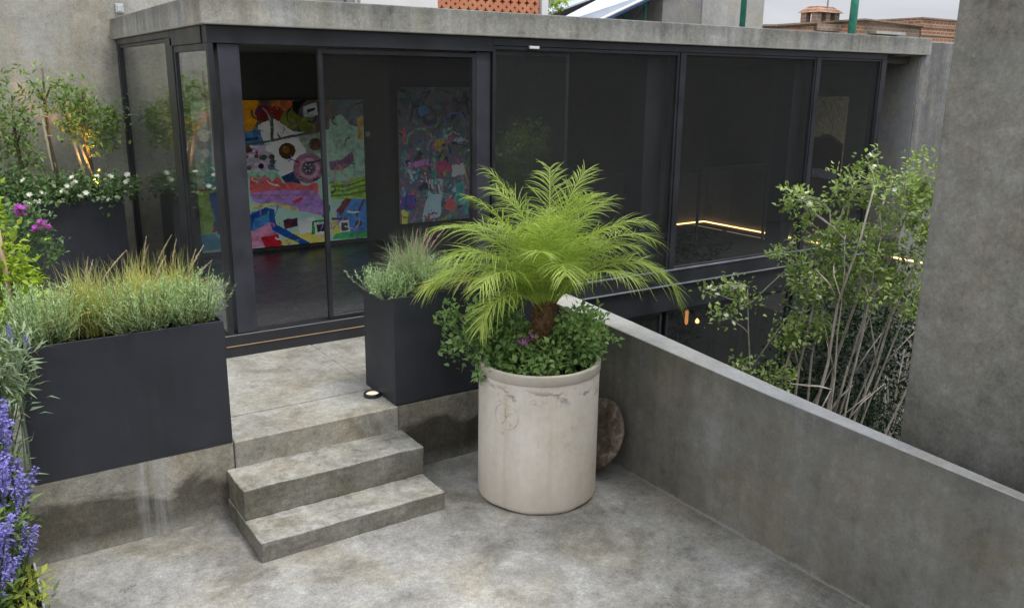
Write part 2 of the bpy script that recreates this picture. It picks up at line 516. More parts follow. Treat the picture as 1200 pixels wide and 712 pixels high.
def leaf_mat(name, dark, light, rough=.5, trans=.28, spec=.35, tip=None):
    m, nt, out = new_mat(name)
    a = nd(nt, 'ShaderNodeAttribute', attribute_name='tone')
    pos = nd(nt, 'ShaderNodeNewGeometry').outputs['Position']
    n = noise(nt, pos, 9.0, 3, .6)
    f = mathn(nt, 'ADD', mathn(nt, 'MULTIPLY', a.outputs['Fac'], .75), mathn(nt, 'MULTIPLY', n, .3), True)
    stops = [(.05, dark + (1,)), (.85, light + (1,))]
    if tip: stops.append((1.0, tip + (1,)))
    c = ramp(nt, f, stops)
    p = principled(nt, out, c, rough, spec=spec)
    t = nt.nodes.new('ShaderNodeBsdfTranslucent')
    nt.links.new(mixc(nt, 1.0, c, (1.25, 1.35, .75, 1), 'MULTIPLY'), t.inputs['Color'])
    mx = nt.nodes.new('ShaderNodeMixShader'); mx.inputs[0].default_value = trans
    nt.links.new(p.outputs[0], mx.inputs[1]); nt.links.new(t.outputs[0], mx.inputs[2])
    nt.links.new(mx.outputs[0], out.inputs[0])
    return m


M['palm'] = leaf_mat('palm_leaf', (.11, .20, .030), (.47, .57, .14), .5, .38, .3, (.58, .54, .18))
M['rachis'] = leaf_mat('palm_rachis', (.20, .30, .07), (.30, .38, .10), .5, .1)
M['shrub'] = leaf_mat('shrub_leaf', (.028, .062, .020), (.38, .50, .16), .45, .3)
M['potleaf'] = leaf_mat('pot_shrub_leaf', (.05, .12, .038), (.36, .53, .19), .45, .28)
M['rosemary'] = leaf_mat('grey_green_needles', (.11, .20, .075), (.44, .60, .31), .6, .2)
M['grass'] = leaf_mat('ornamental_grass', (.17, .24, .045), (.60, .57, .22), .6, .35, .25, (.74, .64, .36))
M['grass_grey'] = leaf_mat('grey_grass', (.14, .19, .10), (.40, .45, .27), .6, .3, .25)
M['plume'] = leaf_mat('grass_plume', (.42, .35, .26), (.68, .58, .46), .8, .3, .1)
M['plume_pink'] = leaf_mat('pink_grass_plume', (.38, .24, .23), (.62, .44, .42), .8, .3, .1)
M['shrub_shade'] = leaf_mat('painted_shade_shrub_leaf', (.008, .018, .008), (.04, .07, .025), .5, .2)  # the shade of the court is painted into this darker leaf colour
M['lime'] = leaf_mat('lime_leaf', (.14, .26, .02), (.46, .58, .06), .45, .38)
M['silver'] = leaf_mat('silver_leaf', (.12, .19, .10), (.38, .47, .30), .6, .22)
M['salvia_leaf'] = leaf_mat('salvia_leaf', (.055, .12, .035), (.27, .38, .12), .55, .3)
M['salvia'] = leaf_mat('salvia_floret', (.13, .11, .42), (.38, .35, .82), .6, .25, .2)
M['purple'] = leaf_mat('purple_bract', (.30, .04, .34), (.62, .16, .66), .6, .3, .2)
M['white_petal'] = leaf_mat('white_petal', (.62, .63, .58), (.85, .85, .80), .6, .25, .2)
M['ivy'] = leaf_mat('dark_climber_leaf', (.035, .085, .030), (.18, .29, .11), .45, .25)
M['tree_leaf'] = leaf_mat('courtyard_tree_leaf', (.08, .16, .035), (.32, .44, .15), .5, .3)
M['yellow_leaf'] = leaf_mat('yellowed_leaf', (.26, .34, .05), (.46, .50, .10), .6, .3)


def bark_mat(name, dark, light, sc=20):
    m, nt, out = new_mat(name)
    pos = nd(nt, 'ShaderNodeNewGeometry').outputs['Position']
    n = noise(nt, mapping(nt, pos, (1, 1, .35)), sc, 6, .7, .4)
    c = ramp(nt, n, [(.3, dark + (1,)), (.7, light + (1,))])
    principled(nt, out, c, .85, spec=.2, bump=n, bump_d=.01, bump_s=.5)
    return m
M['bark_pale'] = bark_mat('pale_bark', (.24, .21, .17), (.66, .61, .52))
M['bark'] = bark_mat('brown_bark', (.07, .05, .035), (.22, .17, .12))
M['palm_bark'] = bark_mat('palm_fibre', (.045, .022, .012), (.26, .15, .08), 45)
M['stake'] = bark_mat('wooden_stake', (.30, .21, .12), (.55, .42, .27), 15)
M['stake_pale'] = bark_mat('bamboo_stake', (.42, .37, .27), (.62, .56, .43), 15)


def pot_mat():
    m, nt, out = new_mat('pale_cast_cement')
    pos = nd(nt, 'ShaderNodeNewGeometry').outputs['Position']
    x, y, z = sep(nt, pos)
    n1 = noise(nt, pos, 2.4, 7, .65, .6)
    n2 = noise(nt, mapping(nt, pos, (9, 9, 1.0)), 1.0, 6, .7, .5)
    n3 = noise(nt, pos, 22, 6, .7)
    n4 = noise(nt, pos, 140, 3, .7)
    f = mathn(nt, 'ADD', mathn(nt, 'MULTIPLY', n1, .5), mathn(nt, 'ADD', mathn(nt, 'MULTIPLY', n3, .3), mathn(nt, 'MULTIPLY', n2, .3)))
    c = ramp(nt, f, [(.36, (.40, .355, .29, 1)), (.48, (.64, .585, .50, 1)), (.68, (.76, .715, .64, 1))])
    # tan bloom low down, dark scuffs, grey smudges under the rim
    low = mathn(nt, 'SUBTRACT', 1.0, band(nt, z, .0, .42))
    c = mixc(nt, mathn(nt, 'MULTIPLY', low, .42), c, (.56, .45, .34, 1))
    sc = noise(nt, mapping(nt, pos, (5, 5, 2.2), (3, 1, 2)), 1.7, 7, .75, .9)
    c = mixc(nt, mathn(nt, 'MULTIPLY', band(nt, sc, .62, .74), .45), c, (.20, .165, .13, 1))
    sm = noise(nt, mapping(nt, pos, (4, 4, 9), (1, 6, 3)), 2.2, 4, .6, .3)
    up = mathn(nt, 'MULTIPLY', band(nt, z, .70, .76), mathn(nt, 'SUBTRACT', 1.0, band(nt, z, .79, .83)))
    c = mixc(nt, mathn(nt, 'MULTIPLY', mathn(nt, 'MULTIPLY', up, band(nt, sm, .55, .6)), .75), c, (.22, .22, .22, 1))
    # thin rusty run below the stamp
    d = mathn(nt, 'ABSOLUTE', mathn(nt, 'SUBTRACT', mathn(nt, 'SUBTRACT', x, mathn(nt, 'MULTIPLY', y, -1.0)), 6.682))
    run = mathn(nt, 'SUBTRACT', 1.0, band(nt, d, .002, .016))
    c = mixc(nt, mathn(nt, 'MULTIPLY', mathn(nt, 'MULTIPLY', run, band(nt, n2, .35, .55)), .38), c, (.46, .36, .20, 1))
    rim = band(nt, z, .835, .845)
    c = mixc(nt, mathn(nt, 'MULTIPLY', rim, .5), c, (.36, .32, .26, 1))
    h = mathn(nt, 'ADD', mathn(nt, 'MULTIPLY', n3, .5), mathn(nt, 'MULTIPLY', n4, .2))
    principled(nt, out, c, .8, spec=.25, bump=h, bump_d=.012, bump_s=.35)
    return m
M['pot'] = pot_mat()


def disc_mat():
    m, nt, out = new_mat('mossy_cast_cement')
    pos = nd(nt, 'ShaderNodeNewGeometry').outputs['Position']
    n = noise(nt, pos, 9, 7, .7, .5)
    c = ramp(nt, n, [(.3, (.045, .035, .026, 1)), (.52, (.12, .095, .07, 1)), (.66, (.30, .27, .22, 1))])
    principled(nt, out, c, .9, spec=.2, bump=n, bump_d=.03, bump_s=.7)
    return m
M['disc'] = disc_mat()


def brick_mat(name, c1, c2, mortar, sc=5.0, sw=.5, sh=.22):
    m, nt, out = new_mat(name)
    tc = nd(nt, 'ShaderNodeNewGeometry').outputs['Position']
    x, y, z = sep(nt, tc)
    cb = nt.nodes.new('ShaderNodeCombineXYZ')
    nt.links.new(mathn(nt, 'ADD', x, y), cb.inputs[0]); nt.links.new(z, cb.inputs[1])
    b = nd(nt, 'ShaderNodeTexBrick', Scale=sc, Color1=c1, Color2=c2, Mortar=mortar)
    b.inputs['Mortar Size'].default_value = .03
    b.inputs['Brick Width'].default_value = sw; b.inputs['Row Height'].default_value = sh
    nt.links.new(cb.outputs[0], b.inputs['Vector'])
    n = noise(nt, tc, 1.2, 6, .65)
    c = mixc(nt, mathn(nt, 'MULTIPLY', band(nt, n, .35, .7), .5), b.outputs['Color'], mixc(nt, 1.0, b.outputs['Color'], (.55, .5, .46, 1), 'MULTIPLY'))
    principled(nt, out, c, .85, spec=.2)
    return m
M['brick'] = brick_mat('red_brick', (.40, .17, .075, 1), (.30, .12, .06, 1), (.42, .36, .30, 1), 1.6)
M['brick_pale'] = brick_mat('weathered_brick', (.34, .23, .16, 1), (.28, .19, .14, 1), (.36, .33, .29, 1), 1.6)


def terracotta():
    m, nt, out = new_mat('terracotta')
    pos = nd(nt, 'ShaderNodeNewGeometry').outputs['Position']
    n = noise(nt, pos, 5, 5, .6)
    c = ramp(nt, n, [(.3, (.48, .17, .085, 1)), (.7, (.64, .29, .17, 1))])
    principled(nt, out, c, .8, spec=.25)
    return m
M['terracotta'] = terracotta()


def paint_mat(name, gain=1.0, scale=9):
    m, nt, out = new_mat(name)
    a = nd(nt, 'ShaderNodeAttribute', attribute_name='col')
    pos = nd(nt, 'ShaderNodeNewGeometry').outputs['Position']
    n = noise(nt, mapping(nt, pos, (1, 1, 1)), scale, 7, .7, 1.6)
    n2 = noise(nt, mapping(nt, pos, (1, 1, 1), (5, 5, 5)), scale * 3.2, 5, .7, 2.2)
    k = mathn(nt, 'ADD', mathn(nt, 'MULTIPLY', n, .9), mathn(nt, 'MULTIPLY', n2, .55))
    sc = nt.nodes.new('ShaderNodeMixRGB'); sc.blend_type = 'MULTIPLY'; sc.inputs[0].default_value = 1.0
    nt.links.new(a.outputs['Color'], sc.inputs[1])
    cc = nt.nodes.new('ShaderNodeCombineColor')
    kk = mathn(nt, 'MULTIPLY', mathn(nt, 'ADD', k, .28), gain)
    for i in range(3): nt.links.new(kk, cc.inputs[i])
    nt.links.new(cc.outputs[0], sc.inputs[2])
    principled(nt, out, sc.outputs[0], .6, spec=.2)
    return m
M['painting'] = paint_mat('oil_paint')


# ------------------------------------------------------------------ camera
cam_d = bpy.data.cameras.new('camera')
cam = bpy.data.objects.new('camera', cam_d)
COL.objects.link(cam)
cam_d.sensor_fit = 'HORIZONTAL'; cam_d.sensor_width = 36.0; cam_d.lens = 30.0
cam_d.clip_start = .05; cam_d.clip_end = 2000
pitch, roll, az = R(14.7), R(.65), R(33.8)
f0 = Vector((0, math.cos(pitch), -math.sin(pitch))); r0 = Vector((1, 0, 0)); u0 = r0.cross(f0)
rv = math.cos(roll) * r0 + math.sin(roll) * u0
uv = -math.sin(roll) * r0 + math.cos(roll) * u0
RZ = Matrix.Rotation(-az, 3, 'Z')
rv, uv, fv = RZ @ rv, RZ @ uv, RZ @ f0
cam.matrix_world = Matrix(((rv.x, uv.x, -fv.x, 0), (rv.y, uv.y, -fv.y, 0), (rv.z, uv.z, -fv.z, 2.6), (0, 0, 0, 1)))
scene.camera = cam

# ------------------------------------------------------------------ light
world = bpy.data.worlds.new('World'); scene.world = world
world.use_nodes = True
nt = world.node_tree; nt.nodes.clear()
SUN_EL, SUN_AZ = R(68), R(150)      # azimuth measured from +Y towards +X
sky = nt.nodes.new('ShaderNodeTexSky'); sky.sky_type = 'NISHITA'; sky.sun_disc = False
sky.sun_elevation = SUN_EL; sky.sun_rotation = SUN_AZ
sky.air_density = 1.0; sky.dust_density = 3.0; sky.ozone_density = 1.0
hsv = nd(nt, 'ShaderNodeHueSaturation', Saturation=.22)
nt.links.new(sky.outputs[0], hsv.inputs['Color'])
tc = nt.nodes.new('ShaderNodeTexCoord')
cl = noise(nt, mapping(nt, tc.outputs['Generated'], (1, 1, 3.2)), 2.6, 7, .6, .4)
clc = ramp(nt, cl, [(.3, (.80, .81, .85, 1)), (.7, (1.1, 1.1, 1.1, 1))])
mul = mixc(nt, 1.0, hsv.outputs[0], clc, 'MULTIPLY')
# an overcast dome: the blue gradient is veiled by an even cloud layer
cx_, cy_, cz_ = sep(nt, tc.outputs['Generated'])
zen = mathn(nt, 'ADD', 1.0, mathn(nt, 'MULTIPLY', mathn(nt, 'MAXIMUM', cz_, 0.0), 2.3))   # an overcast sky is brighter overhead
cv = mixc(nt, 1.0, (5.1, 5.22, 5.5, 1), clc, 'MULTIPLY')
vm = nt.nodes.new('ShaderNodeVectorMath'); vm.operation = 'SCALE'
nt.links.new(cv, vm.inputs[0]); nt.links.new(zen, vm.inputs['Scale'])
cov = mixc(nt, .78, mul, vm.outputs[0])
bg = nd(nt, 'ShaderNodeBackground', Strength=.132)
nt.links.new(cov, bg.inputs['Color'])
wo = nt.nodes.new('ShaderNodeOutputWorld'); nt.links.new(bg.outputs[0], wo.inputs[0])
sun_d = bpy.data.lights.new('sun', 'SUN'); sun_d.energy = 2.6; sun_d.angle = R(16); sun_d.color = (1, .97, .92)
sun = bpy.data.objects.new('sun', sun_d); COL.objects.link(sun)
sd = Vector((math.sin(SUN_AZ) * math.cos(SUN_EL), math.cos(SUN_AZ) * math.cos(SUN_EL), math.sin(SUN_EL)))
sun.rotation_euler = sd.to_track_quat('Z', 'Y').to_euler()
scene.view_settings.view_transform = 'Standard'; scene.view_settings.look = 'None'
scene.view_settings.exposure = 0.0; scene.view_settings.gamma = 1.0
scene.cycles.use_denoising = True
scene.cycles.max_bounces = 10; scene.cycles.transparent_max_bounces = 24
scene.cycles.sample_clamp_indirect = 6.0


def struct(name, L, mat, bevel=0.0, label=None):
    o = boxes(name, L, mat, None, bevel)
    return tag(o, label, None, None, 'structure')


# ------------------------------------------------------------------ the setting
bm = bmesh.new()
for a in ((-600, -600), (600, -600), (600, 600), (-600, 600)): bm.verts.new((a[0], a[1], -2.75))
bm.faces.new(bm.verts[:])
tag(link('ground', bm_mesh(bm, 'ground'), M['ground']), 'street level ground far below the roof terrace', kind='structure')

struct('patio_floor', [((.155, -3.0, -.25), (3.69, 4.92, 0.0))], M['patio'], label='stained grey cement patio floor')
struct('landing', [((1.262, 4.866, .25), (2.349, 5.268, .479)), ((1.262, 5.274, .25), (2.349, 6.47, .485)),
                   ((-6, 5.02, .05), (1.262 - .002, 9.93, .483)), ((1.262, 6.472, .05), (1.66, 9.93, .483)), ((2.351, 5.02, .05), (3.9, 6.47, .483))], M['landing'], .006,
       'cement landing between the two black planters')
struct('sunken_court', [((3.6, -3, -2.74), (16, 6.4, -2.60))], M['lower_wall'], label='dark floor of the sunken court')
bm = bmesh.new(); add_box(bm, (-1.6, -3, -.35), (.140, 4.95, .015))
tag(link('flower_bed', bm_mesh(bm, 'flower_bed'), M['soil']), 'dark soil of the flower bed at the left', kind='structure')
bm = bmesh.new(); add_box(bm, (.142, -3, -.30), (.153, 4.88, .035), .003)
tag(link('bed_edging', bm_mesh(bm, 'bed_edging'), M['edging']), 'thin pale metal edging strip beside the blue flowers', 'edging')

# retaining wall under the planters
rw = tag(boxes('retaining_wall', [((-3.0, 4.875, -.05), (1.258, 5.018, .476)), ((2.353, 4.875, -.05), (3.66, 5.018, .476))], M['retain'], None, .008),
         'low stained cement retaining wall under the two black planters', 'wall')

# steps
st = thing('concrete_steps', 'two cast cement steps climbing from the patio to the landing', 'steps', (1.78, 4.5, 0))
def worn(o, cuts, amp, sc_=9.0):
    """hand trowelled edges: the long box edges are cut up and moved a few millimetres"""
    from mathutils import noise as mn
    bm = bmesh.new(); bm.from_mesh(o.data)
    es = [e for e in bm.edges if e.calc_length() > .12]
    bmesh.ops.subdivide_edges(bm, edges=es, cuts=cuts, use_grid_fill=True)
    for v in bm.verts:
        d = mn.noise_vector(v.co * sc_) * amp + mn.noise_vector(v.co * sc_ * 4) * amp * .5
        v.co += d
    bm.to_mesh(o.data); bm.free()
    for p in o.data.polygons: p.use_smooth = True
    return o


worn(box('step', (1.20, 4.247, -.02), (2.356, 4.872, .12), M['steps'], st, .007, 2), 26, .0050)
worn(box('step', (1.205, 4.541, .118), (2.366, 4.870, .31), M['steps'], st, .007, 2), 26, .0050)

# parapet: a lofted wall, lower towards the camera
pw = thing('parapet_wall', 'long waist high cement parapet wall running along the right of the patio', 'wall', (3.75, 2.5, 0))
bm = bmesh.new(); bm2 = bmesh.new()
rows, rows2 = [], []
stn = [(5.15, 3.69, 1.005, 3.93), (4.285, 3.67, .985, 3.875), (2.915, 3.67, .926, 3.805), (2.356, 3.67, .911, 3.77), (1.536, 3.67, .889, 3.735), (-2.0, 3.67, .86, 3.72)]
for (y, x0, zt, x1) in stn:
    rows.append([bm.verts.new(p) for p in ((x0, y, -.3), (x0, y, zt - .004), (x1, y, zt - .004), (x1, y, -2.7), (x0, y, -2.7))])
    rows2.append([bm2.verts.new(p) for p in ((x0 + .001, y, zt - .004), (x0 + .004, y, zt), (x1 - .004, y, zt), (x1 - .001, y, zt - .004))])
for a, b in zip(rows, rows[1:]):
    for k in range(5): bm.faces.new((a[k], a[(k + 1) % 5], b[(k + 1) % 5], b[k]))
bm.faces.new(rows[0]); bm.faces.new(rows[-1])
for a, b in zip(rows2, rows2[1:]):
    for k in range(3): bm2.faces.new((a[k], a[k + 1], b[k + 1], b[k]))
bm2.faces.new(rows2[0])
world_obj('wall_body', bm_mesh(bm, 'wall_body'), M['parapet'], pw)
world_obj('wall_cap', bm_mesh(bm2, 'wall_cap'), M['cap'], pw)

# tower
bm = bmesh.new(); add_box(bm, (3.83, -2.0, -2.7), (5.2, 2.225, 6.5), .035, 3)
tag(link('concrete_tower', bm_mesh(bm, 'concrete_tower'), M['tower']), 'massive plastered cement pier rising behind the parapet at the right edge', 'pier')

# yard wall behind the planting, boundary wall at the right
bm = bmesh.new(); add_box(bm, (-7, 9.95, -2.7), (2.8, 10.2, 6.2))
yw = tag(link('courtyard_wall', bm_mesh(bm, 'courtyard_wall'), M['yard_wall']), 'tall weathered cement wall behind the left planting', 'wall')
bw = thing('boundary_wall', 'grey cement boundary wall at the right end of the black pavilion', 'wall', (12, 6.5, -2.6))
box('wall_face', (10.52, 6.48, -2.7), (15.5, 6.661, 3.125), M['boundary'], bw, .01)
box('side_wall', (10.5155, 6.662, -2.7), (10.70, 7.018, 2.95), M['boundary_lit'], bw)
box('side_wall', (10.5155, 6.49, -2.7), (10.519, 6.660, 3.1), M['boundary_lit'], bw)
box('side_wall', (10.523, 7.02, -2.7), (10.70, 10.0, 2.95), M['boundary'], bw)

# ------------------------------------------------------------------ the pavilion
hs = thing('glass_pavilion', 'black steel and glass pavilion with a flat cement roof slab', 'pavilion', (6, 8, 0))
box('roof_slab', (1.66, 6.43, 2.956), (10.64, 10.02, 3.158), M['fascia'], hs, .008, 2)
box('ceiling', (1.80, 6.62, 2.85), (10.50, 9.93, 2.93), M['interior'], hs)
box('back_wall', (1.70, 9.931, .3), (10.518, 10.02, 2.953), M['interior'], hs)
box('inner_side_wall', (10.46, 7.02, -.1), (10.519, 9.928, 2.95), M['interior'], hs)
box('floor_platform', (1.70, 6.60, .38), (4.60, 9.928, .60), M['int_floor'], hs)
box('floor_slab', (1.70, 6.62, .24), (10.458, 9.926, .36), M['dark_floor'], hs)
box('header_beam', (1.70, 6.47, 2.832), (4.105, 6.60, 2.953), M['black'], hs, .003)
box('header_beam', (4.107, 6.475, 2.885), (9.80, 6.60, 2.953), M['black'], hs, .003)
box('header_beam', (1.69, 6.603, 2.832), (1.80, 7.56, 2.953), M['black'], hs, .003)
box('header_beam', (1.69, 7.563, 2.90), (1.80, 9.93, 2.953), M['black'], hs, .003)
box('threshold', (1.665, 6.462, .475), (4.105, 6.60, .660), M['black'], hs, .004)
box('threshold_strip', (1.672, 6.457, .570), (3.4, 6.4615, .576), M['led_dim'], hs)
box('floor_beam', (4.107, 6.47, .20), (10.515, 6.60, .640), M['black'], hs, .003)
box('track', (4.107, 6.462, .641), (9.75, 6.59, .660), M['track'], hs, .003)
box('beam_flange', (4.107, 6.44, .485), (10.515, 6.469, .497), M['track'], hs, .002)
box('corner_post', (1.772, 6.485, .661), (1.930, 6.62, 2.831), M['post'], hs, .004)
box('post', (1.690, 7.50, .45), (1.80, 7.74, 2.90), M['black'], hs, .004)
box('post', (1.690, 9.82, .45), (1.78, 9.928, 2.90), M['black'], hs, .003)
box('post', (3.955, 6.50, .661), (4.100, 6.62, 2.831), M['post'], hs, .004)
box('post', (6.335, 6.466, .661), (6.40, 6.60, 2.884), M['black'], hs, .004)
box('post', (8.47, 6.468, .661), (8.535, 6.60, 2.884), M['black'], hs, .004)
box('post', (9.70, 6.468, .641), (9.80, 6.60, 2.884), M['black'], hs, .004)
box('column', (6.04, 6.63, .36), (6.30, 6.86, 2.849), M['black'], hs, .004)
box('column', (8.30, 6.63, .36), (8.46, 6.86, 2.849), M['black'], hs, .004)


def window(x0, x1, y, z0, z1, fw, gm, mat, fd=.04, name='window'):
    """front window in a plane y: frame with its pane as a child"""
    f = boxes(name, [((x0, y, z0), (x0 + fw, y + fd, z1)), ((x1 - fw, y, z0), (x1, y + fd, z1)),
                     ((x0 + fw, y + .001, z1 - fw), (x1 - fw, y + fd - .001, z1)), ((x0 + fw, y + .001, z0), (x1 - fw, y + fd - .001, z0 + fw * .8))], mat, hs, .002)
    box('pane', (x0 + fw - .003, y + fd * .4, z0 + fw * .8 - .003), (x1 - fw + .003, y + fd * .4 + .008, z1 - fw + .003), gm, None).parent = f
    f.children[0].matrix_parent_inverse = Matrix.Identity(4)
    f.children[0].data.transform(Matrix.Translation(-Vector(hs.location)))
    return f


window(2.535, 3.952, 6.50, .665, 2.815, .035, M['glass'], M['black'], name='sliding_door')
window(4.110, 6.333, 6.478, .662, 2.882, .03, M['glass_tint'], M['black'])
window(4.145, 4.98, 6.53, .662, 2.84, .035, M['glass'], M['black'], name='sliding_door')
window(6.403, 8.468, 6.478, .662, 2.882, .022, M['glass_tint'], M['black'])
window(8.538, 9.698, 6.478, .662, 2.882, .022, M['glass_tint'], M['black'])


def side_window(y0, y1, x, z0, z1, fw, gm, mat):
    f = boxes('window', [((x, y0, z0), (x + .04, y0 + fw, z1)), ((x, y1 - fw, z0), (x + .04, y1, z1)),
                         ((x + .001, y0 + fw, z1 - fw), (x + .039, y1 - fw, z1)), ((x + .001, y0 + fw, z0), (x + .039, y1 - fw, z0 + fw))], mat, hs, .002)
    p = box('pane', (x + .015, y0 + fw - .003, z0 + fw - .003), (x + .023, y1 - fw + .003, z1 - fw + .003), gm, None)
    p.data.transform(Matrix.Translation(-Vector(hs.location))); p.parent = f
    return f


w1 = side_window(6.47, 7.498, 1.700, .60, 2.831, .05, M['side_glass'], M['black'])
side_window(7.742, 9.818, 1.700, .60, 2.898, .03, M['side_glass'], M['black'])
box('lock', (1.672, 7.14, 1.47), (1.699, 7.24, 1.57), M['black'], hs, .004)
box('base_sill', (1.69, 6.603, .40), (1.80, 9.925, .599), M['black'], hs)
# LED run at the foot of the far walls
box('light_strip', (10.415, 6.05, .364), (10.437, 9.88, .380), M['led'], hs)
box('light_strip', (9.70, 9.882, .364), (10.437, 9.902, .380), M['led'], hs)
for y0_, y1_ in ((9.15, 9.75), (8.05, 9.05), (7.3, 7.9)): box('painted_led_reflection', (10.05, y0_, .361), (10.066, y1_, .366), M['led_dim'], hs)  # dim glowing strips painted in as the LED run's floor reflection
# lower storey seen in the sunken court
box('lower_back_wall', (3.95, 9.7, -2.7), (10.515, 9.92, .235), M['lower_wall'], hs)
box('lower_side_wall', (3.93, 6.62, -2.7), (4.10, 9.69, .195), M['lower_wall'], hs)
for i, (a, b) in enumerate(((4.12, 6.30), (6.36, 8.40), (8.46, 10.45))):
    window(a, b, 6.49, -2.58, .195, .035, M['glass_tint'], M['black'])
box('lower_floor', (3.95, 6.42, -2.72), (10.515, 9.69, -2.60), M['lower_wall'], hs)
# little sensor on the header
box('sensor', (4.48, 6.452, 2.865), (4.585, 6.474, 2.890), M['white'], hs, .004)
# glass balustrade inside
bl = thing('balustrade', 'dark glazed stair balustrade with a thin top rail inside the pavilion', 'railing', (8, 8.2, .36))
box('handrail', (5.9, 8.19, 1.46), (9.9, 8.22, 1.49), M['post'], bl)
for x in (5.9, 7.2, 8.5, 9.86): box('post', (x, 8.192, .361), (x + .035, 8.218, 1.459), M['post'], bl)
box('pane', (5.94, 8.2, .42), (9.85, 8.208, 1.44), M['glass'], bl)

# ------------------------------------------------------------------ paintings
def painting(name, label, org, du, dv, polys, base, res=260, warp=.003, group=None):
    """canvas at org spanned by du (width) and dv (height); polys: list of (colour, [(u, v)...]) in 0..1"""
    t = thing(name, label, 'painting', org, 0, group)
    du = Vector(du); dv = Vector(dv); n = du.cross(dv).normalized()
    # the picture is laid on as colours of a fine canvas grid: every patch is warped and streaked like brushwork
    nu = int(res * du.length / max(du.length, dv.length)); nv = int(res * dv.length / max(du.length, dv.length))
    U, W_ = np.meshgrid(np.linspace(0, 1, nu), np.linspace(0, 1, nv))

    def vnoise(x, y, f_, sd):
        g = np.random.default_rng(sd).uniform(-1, 1, (64, 64))
        X_, Y_ = x * f_, y * f_
        xi, yi = np.floor(X_).astype(int), np.floor(Y_).astype(int)
        a, b = X_ - xi, Y_ - yi
        a = a * a * (3 - 2 * a); b = b * b * (3 - 2 * b)
        q = lambda m, k: g[(yi + k) % 64, (xi + m) % 64]
        return (q(0, 0) * (1 - a) + q(1, 0) * a) * (1 - b) + (q(0, 1) * (1 - a) + q(1, 1) * a) * b
    x = U + warp * (vnoise(U, W_, 9, 1) + .6 * vnoise(U, W_, 23, 2) + .4 * vnoise(U, W_, 55, 3))
    y = W_ + warp * (vnoise(U, W_, 9, 4) + .6 * vnoise(U, W_, 23, 5) + .4 * vnoise(U, W_, 55, 6))
    C_ = np.ones((nv, nu, 4)) * np.array(base)
    for c, pp in polys:
        px, py = np.array([p[0] for p in pp]), np.array([p[1] for p in pp])
        bb = (x >= px.min()) & (x <= px.max()) & (y >= py.min()) & (y <= py.max())
        if not bb.any(): continue
        xs, ys = x[bb], y[bb]
        ins = np.zeros(len(xs), bool)
        for k in range(len(pp)):
            ax, ay, bx, by = px[k - 1], py[k - 1], px[k], py[k]
            if ay == by: continue
            ins ^= ((ay > ys) != (by > ys)) & (xs < (bx - ax) * (ys - ay) / (by - ay) + ax)
        m = bb.copy(); m[bb] = ins
        shade = 1 + .22 * vnoise(x, y, 31, int(abs(px.sum() * 977)) % 99991) + .25 * vnoise(x * 3 + y, y * 3 - x, 17, int(abs(py.sum() * 613)) % 99991)
        C_[m] = np.array(c) * shade[m][:, None]
    # dry brush flecks carried over from neighbouring colours
    for t_ in range(4):
        sx, sy = np.random.default_rng(70 + t_).integers(-9, 10, 2)
        mk = (vnoise(U + W_ * .6, W_ - U * .5, 60, 80 + t_) > .90)
        C_[mk] = (np.roll(C_, (sy, sx), (0, 1)) * np.random.default_rng(t_).uniform(.8, 1.15))[mk]
    C_ = np.clip(C_, .004, 1.4); C_[..., 3] = 1
    P = (U[..., None] * np.array(du) + W_[..., None] * np.array(dv) + .03 * np.array(n)).reshape(-1, 3)
    b0 = (np.arange(nv - 1)[:, None] * nu + np.arange(nu - 1)[None, :]).reshape(-1, 1)
    me = np_mesh('canvas', P, b0 + np.array([[0, 1, nu + 1, nu]]))
    at = me.attributes.new('col', 'FLOAT_COLOR', 'POINT')
    at.data.foreach_set('color', C_.astype(np.float32).ravel())
    link('canvas', me, M['painting'], t)
    b2 = bmesh.new()
    L, H = du.length, dv.length
    for (a, b) in (((0, 0), (1, .01)), ((0, .99), (1, 1)), ((0, .01), (.01, .99)), ((.99, .01), (1, .99))):
        p = [du * u + dv * v + n * z for z in (0.0, .029) for (u, v) in ((a[0], a[1]), (b[0], a[1]), (b[0], b[1]), (a[0], b[1]))]
        vs = [b2.verts.new(q) for q in p]
        for fidx in ((0, 1, 2, 3), (4, 5, 6, 7), (0, 1, 5, 4), (1, 2, 6, 5), (2, 3, 7, 6), (3, 0, 4, 7)): b2.faces.new([vs[k] for k in fidx])
    link('stretcher', bm_mesh(b2, 'stretcher'), M['stake'], t)
    return t


def circ(cx, cy, r_, n=18, a0=0, a1=2 * PI, asp=1.0):
    return [(cx + r_ * math.cos(a0 + (a1 - a0) * k / n), cy + asp * r_ * math.sin(a0 + (a1 - a0) * k / n)) for k in range(n)]


def ragged(pts, amp, n=3):
    """break straight sides into short uneven brush edges"""
    out = []
    for (a, b) in zip(pts, pts[1:] + pts[:1]):
        for k in range(n):
            t = k / n
            out.append((a[0] + (b[0] - a[0]) * t + random.uniform(-amp, amp) * (k > 0), a[1] + (b[1] - a[1]) * t + random.uniform(-amp, amp) * (k > 0)))
    return out


def P1(pts):
    """sketch units (540 x 635, y down) to canvas units of the visible two thirds"""
    out = []
    for x, y in pts:
        t = (y - 30) / 605.0
        xa = 195 + 42 * t; xb = 715 + 20 * t
        yb = 665 - 45 * (x - 237) / 498.0
        out.append((.315 + .685 * (x - xa) / (xb - xa), 1 - (y - 30) / (yb - 30)))
    return out


